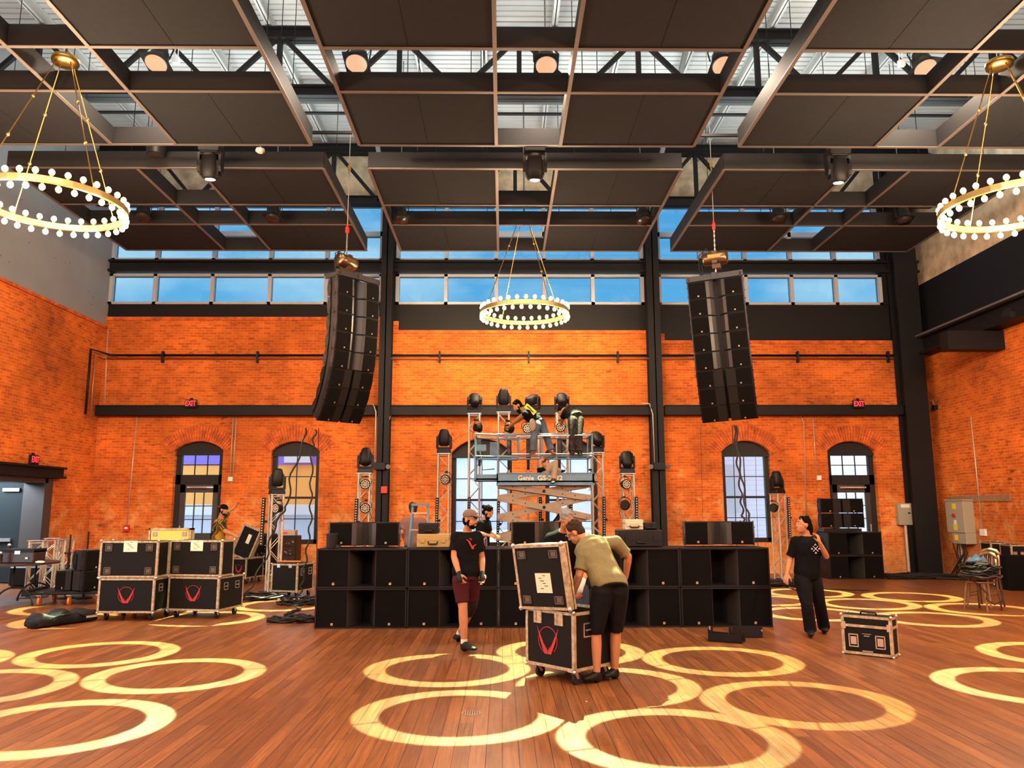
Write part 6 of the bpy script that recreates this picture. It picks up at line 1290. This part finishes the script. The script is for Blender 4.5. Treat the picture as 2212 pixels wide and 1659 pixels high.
    return root, V, Mh, part
# --- capped man standing before the wall
Y = 10.15
r_, V, Mh, part = person('person in brown cap, black T-shirt and maroon shorts standing before the subwoofer wall, looking right',
    dict(head=(1016, 1123, Y-.08), neck=(1008, 1151, Y), pel=(1006, 1240, Y), sl=(985, 1160, Y-.05), sr=(1031, 1159, Y+.05), el=(981, 1203, Y-.10), wl=(992, 1241, Y-.22), er=(1041, 1206, Y+.08), wr=(1042, 1240, Y-.02),
         hl=(995, 1252, Y-.05), hr=(1019, 1252, Y+.05), kl=(1000, 1312, Y-.12), al=(1003, 1383, Y-.10), tl=(1024, 1393, Y-.30), kr=(1021, 1306, Y+.12), ar=(991, 1349, Y+.62), tr=(985, 1370, Y+.52)),
    f=(.80, -.58, -.05), bottom='maroon', sleeve=.34, pant=.42, hair='hair', cap=('cap_brown', 1), beard=1, glasses=True, sock=True, socks_h=.14, vox=.008, girth=1.02, hands={'l': dict(n=(.6, .6, 0), side=1, curl=.5), 'r': dict(n=(-.3, -.6, 0), side=-1, curl=.4)}, top_len=.07, curl=.5)
for k_, (W_, E_) in (('l', (V['wl'], V['el'])), ('r', (V['wr'], V['er']))):
    d = (W_-E_).normalized(); m_ = MB(); limb(m_, [W_-d*.02, W_+d*.03, W_+d*.075], [.034, .038, .041]); remesh(m_, 'work_glove', 'glove', r_, .008, 2)
m_ = MB(); limb(m_, [V['kr']+(V['hr']-V['kr'])*.12, V['kr'], V['kr'].lerp(V['ar'], .25)], [.074, .068, .066]); remesh(m_, 'knee_brace', 'glove', r_, .009, 2)
c_ = V['pel'].lerp(V['neck'], .74)+Vector((.06, -.155, 0)); q = MB()
for i_, (dx, dz, w_, h_) in enumerate(((-.03, .04, .012, .05), (-.005, .0, .02, .08), (.025, -.045, .03, .035), (.0, .06, .035, .012), (.045, -.02, .012, .05))): q.box(c_+Vector((dx, .004*i_, dz)), (w_, .014, h_), (0, .5*(i_-2), .35))
part(q, 'shirt_print', 'logored')
# --- man in olive bending over the case
r_, V, Mh, part = person('person in olive T-shirt and black shorts bending over the open road case',
    dict(head=(1243, 1150, 8.53), neck=(1268, 1166, 8.48), pel=(1318, 1262, 8.20), sl=(1262, 1190, 8.34), sr=(1330, 1172, 8.50), el=(1251, 1243, 8.27), wl=(1237, 1286, 8.40), er=(1357, 1202, 8.56), wr=(1352, 1247, 8.66),
         hl=(1302, 1275, 8.18), hr=(1335, 1274, 8.23), kl=(1287, 1365, 8.22), al=(1289, 1455, 8.23), tl=(1266, 1470, 8.14), kr=(1330, 1360, 8.33), ar=(1327, 1444, 8.40), tr=(1310, 1460, 8.28)),
    f=(-.75, .30, -.62), up=(-.55, .1, .85), top='tee_olive', sleeve=.40, pant=.52, hair='hair_brown', vox=.008, girth=1.02, glasses=True, top_len=.10, hands={'l': dict(n=(.4, .5, 0), side=-1, curl=.5), 'r': dict(n=(-.6, .3, 0), side=1, curl=.5)}, loose=1.3)
# --- grey haired man in black behind the case
r_, V, Mh, part = person('person with grey hair and black T-shirt bending behind the open road case',
    dict(head=(1224, 1122, 9.45), neck=(1220, 1147, 9.65), pel=(1230, 1255, 9.98), sl=(1190, 1164, 9.70), sr=(1252, 1164, 9.62), el=(1183, 1208, 9.58), wl=(1215, 1262, 9.35), er=(1268, 1225, 9.45), wr=(1254, 1268, 9.25),
         hl=(1226, 1276, 9.98), hr=(1252, 1276, 9.95), kl=(1228, 1340, 9.85), al=(1228, 1402, 10.0), tl=(1224, 1412, 9.82), kr=(1256, 1340, 9.80), ar=(1258, 1402, 9.95), tr=(1262, 1413, 9.80)),
    f=(.25, -.75, -.62), up=(0, -.5, .85), bottom='navy', sleeve=.40, hair='hair_grey', vox=.009, girth=1.14, curl=.5)
m_ = MB(); d = (V['wr']-V['er']).normalized(); limb(m_, [V['wr']-d*.1, V['wr'], V['wr']+d*.06], [.042, .038, .042]); remesh(m_, 'work_glove', 'glove_white', r_, .009, 2)
# --- woman walking at right, looking left
r_, V, Mh, part = person('person with dark ponytail, all in black, walking at right and touching the hair, looking left',
    dict(head=(1735, 1134, 11.02), neck=(1744, 1159, 11.05), pel=(1744, 1238, 11.08), sl=(1719, 1170, 11.03), sr=(1767, 1169, 11.08), el=(1707, 1207, 11.10), wl=(1700, 1240, 11.0), er=(1785, 1202, 11.0), wr=(1771, 1173, 10.86),
         hl=(1733, 1250, 11.05), hr=(1756, 1250, 11.10), kl=(1743, 1305, 10.98), al=(1751, 1362, 11.05), tl=(1752, 1374, 10.84), kr=(1770, 1302, 11.15), ar=(1780, 1353, 11.35), tr=(1783, 1364, 11.18)),
    f=(-.97, -.18, .10), hair='hair', bottom='shorts_black', sleeve=.42, long_hair=True, vox=.009, girth=1.0, hands={'l': dict(n=(.5, .5, 0), side=1, curl=.35), 'r': dict(d=(-.25, -.05, 1), n=(-.6, .5, 0), side=1, curl=.35)}, top_len=.16, loose=1.6, curl=.35)
c_ = V['pel'].lerp(V['neck'], .68)+Vector((.05, -.165, 0)); q = MB()
for a_ in (.8, -.8): q.bar(c_+Vector((-.05*math.cos(a_), 0, -.05*math.sin(a_))), c_+Vector((.05*math.cos(a_), 0, .05*math.sin(a_))), .006, .005)
for dx, dz in ((0, .055), (0, -.055), (.05, 0), (-.05, 0)): q.bar(c_+Vector((dx-.012, 0, dz-.012)), c_+Vector((dx, 0, dz+.012)), .006, .005).bar(c_+Vector((dx, 0, dz+.012)), c_+Vector((dx+.012, 0, dz-.010)), .006, .005)
part(q, 'shirt_print', 'flangeprint' if 'flangeprint' in M else 'white')
# --- man in tie dye by the open case
Y = 18.2
person('person in green and yellow tie-dye shirt and backward cap working at the open road case',
    dict(head=(483, 1102, Y-.05), neck=(476, 1122, Y), pel=(470, 1172, Y), sl=(477, 1128, Y-.2), sr=(482, 1126, Y+.2), el=(487, 1148, Y-.28), wl=(504, 1155, Y-.30), er=(492, 1106, Y+.45), wr=(506, 1096, Y+.62),
         hl=(467, 1182, Y-.09), hr=(474, 1182, Y+.09), kl=(470, 1215, Y-.1), al=(468, 1254, Y-.1), tl=(484, 1262, Y-.1), kr=(480, 1215, Y+.15), ar=(478, 1251, Y+.2), tr=(494, 1259, Y+.2)),
    f=(.93, -.25, -.28), top='tiedye', sleeve=.42, pant=.55, skin='skin', beard=1, cap=('tee_black', -1, 'red'), girth=1.14, vox=.011, hands={'r': dict(d=(.5, .3, .8), n=(.6, -.2, 0), side=1, curl=.15)})
# --- bearded man with a bun behind the wall
Y = 14.4
person('person in black T-shirt with beard and hair bun, behind the subwoofer wall',
    dict(head=(1054, 1107, Y-.05), neck=(1046, 1124, Y), pel=(1041, 1176, Y), sl=(1040, 1131, Y-.18), sr=(1053, 1130, Y+.15), el=(1034, 1152, Y-.25), wl=(1055, 1156, Y-.33), er=(1058, 1152, Y+.12), wr=(1069, 1157, Y-.05),
         hl=(1038, 1186, Y-.08), hr=(1045, 1186, Y+.08), kl=(1040, 1240, Y-.1), al=(1038, 1292, Y-.05), tl=(1050, 1300, Y-.1), kr=(1050, 1240, Y+.1), ar=(1046, 1288, Y+.12), tr=(1058, 1297, Y+.1)),
    f=(.85, -.28, -.55), sleeve=.42, hair='hair', beard=2, bun=True, vox=.011, girth=.98)
# --- person behind the ladder
Y = 14.2
person('person with dark curly hair and dull pink shirt, back turned, behind the step ladder',
    dict(head=(892, 1101, Y+.05), neck=(893, 1118, Y), pel=(895, 1174, Y), sl=(875, 1127, Y), sr=(913, 1127, Y), el=(869, 1150, Y-.05), wl=(876, 1168, Y+.2), er=(920, 1152, Y-.05), wr=(914, 1170, Y+.2),
         hl=(885, 1186, Y), hr=(904, 1186, Y), kl=(886, 1240, Y), al=(886, 1290, Y), tl=(885, 1296, Y+.2), kr=(904, 1240, Y), ar=(904, 1290, Y), tr=(905, 1296, Y+.2)),
    f=(-.2, .95, -.2), top='mauve', sleeve=.40, hair='hair_brown', vox=.011, girth=1.05, bottom='tee_black', skin='skin')
# --- three people on the scissor lift
Yv = 16.15
r_, V, Mh, part = person('person in black sleeveless top with yellow print and jeans, leaning over the lift railing',
    dict(head=(1118, 877, Yv-.2), neck=(1132, 886, Yv-.15), pel=(1161, 911, Yv-.1), sl=(1134, 894, Yv-.32), sr=(1141, 886, Yv+.05), el=(1115, 909, Yv+.2), wl=(1099, 923, Yv+.8), er=(1124, 905, Yv+.45), wr=(1108, 915, Yv+.95),
         hl=(1158, 917, Yv-.2), hr=(1168, 915, Yv), kl=(1153, 945, Yv-.26), al=(1152, 974, Yv-.27), tl=(1148, 983, Yv-.34), kr=(1181, 944, Yv-.1), ar=(1191, 973, Yv-.22), tr=(1197, 983, Yv-.30)),
    f=(-.75, -.1, -.6), up=(-.35, 0, .93), bottom='jeans', sleeve=0, hair='hair', beard=2, shoes='boot_brown', vox=.010, girth=1.0, top_len=.03, hands={'l': dict(curl=.3)})
bc = V['pel'].lerp(V['neck'], .74); sp = (V['neck']-V['pel']).normalized(); ax = Vector((0, 1, 0)); nn = Vector((sp.z, 0, -sp.x)).normalized(); nn = nn if nn.z > 0 else -nn
Mx = Matrix((sp, ax, nn)).transposed().to_4x4(); Mx.translation = bc+nn*.128+Vector((0, -.04, 0)); part(MB().box((0, 0, 0), (.26, .20, .012), M_=Mx).box((0, -.105, -.045), (.26, .012, .10), M_=Mx), 'back_print', 'yellow_print'); part(MB().box((.04, -.113, -.04), (.10, .004, .02), M_=Mx).box((-.05, -.113, -.05), (.08, .004, .02), M_=Mx), 'print_strokes', 'black')
part(MB().ball(V['hl']+Vector((-.08, -.13, -.02)), (.07, .035, .13), 10, 8), 'tool_pouch', 'tan_pants')
Yc_ = 16.3
person('person in black T-shirt and camouflage trousers bending away on the lift, standing on its rail',
    dict(head=(1214, 890, Yc_+.25), neck=(1221, 884, Yc_+.1), pel=(1243, 900, Yc_-.2), sl=(1222, 890, Yc_-.1), sr=(1230, 884, Yc_+.2), el=(1215, 903, Yc_+.1), wl=(1213, 915, Yc_+.5), er=(1222, 897, Yc_+.5), wr=(1214, 905, Yc_+.9),
         hl=(1237, 908, Yc_-.28), hr=(1250, 907, Yc_-.2), kl=(1236, 942, Yc_-.38), al=(1235, 975, Yc_-.40), tl=(1237, 984, Yc_-.48), kr=(1251, 941, Yc_-.36), ar=(1251, 975, Yc_-.40), tr=(1254, 984, Yc_-.47)),
    f=(-.6, .7, -.5), up=(-.5, .4, .6), bottom='camo', sleeve=.42, hair='hair', vox=.010, girth=1.04, top_len=.03)
Yw = 15.86
person('person in black tank top and tan trousers sitting on the lift platform, hands raised',
    dict(head=(1178, 1003, Yw+.1), neck=(1172, 1011, Yw+.12), pel=(1172, 1024, Yw+.25), sl=(1168, 1012, Yw+.02), sr=(1172, 1012, Yw+.3), el=(1166, 997, Yw-.02), wl=(1176, 990, Yw+.1), er=(1172, 996, Yw+.36), wr=(1180, 990, Yw+.25),
         hl=(1178, 1021, Yw+.12), hr=(1178, 1021, Yw+.28), kl=(1200, 998, Yw+.05), al=(1196, 1036, Yw-.06), tl=(1194, 1045, Yw-.14), kr=(1196, 1012, Yw+.3), ar=(1210, 1019, Yw+.35), tr=(1218, 1018, Yw+.33)),
    f=(.8, -.55, .1), bottom='tan_pants', sleeve=0, hair='hair_brown', vox=.010, girth=.86, hs=.95, top_len=.02)
col.children.unlink(TMP); bpy.data.collections.remove(TMP)
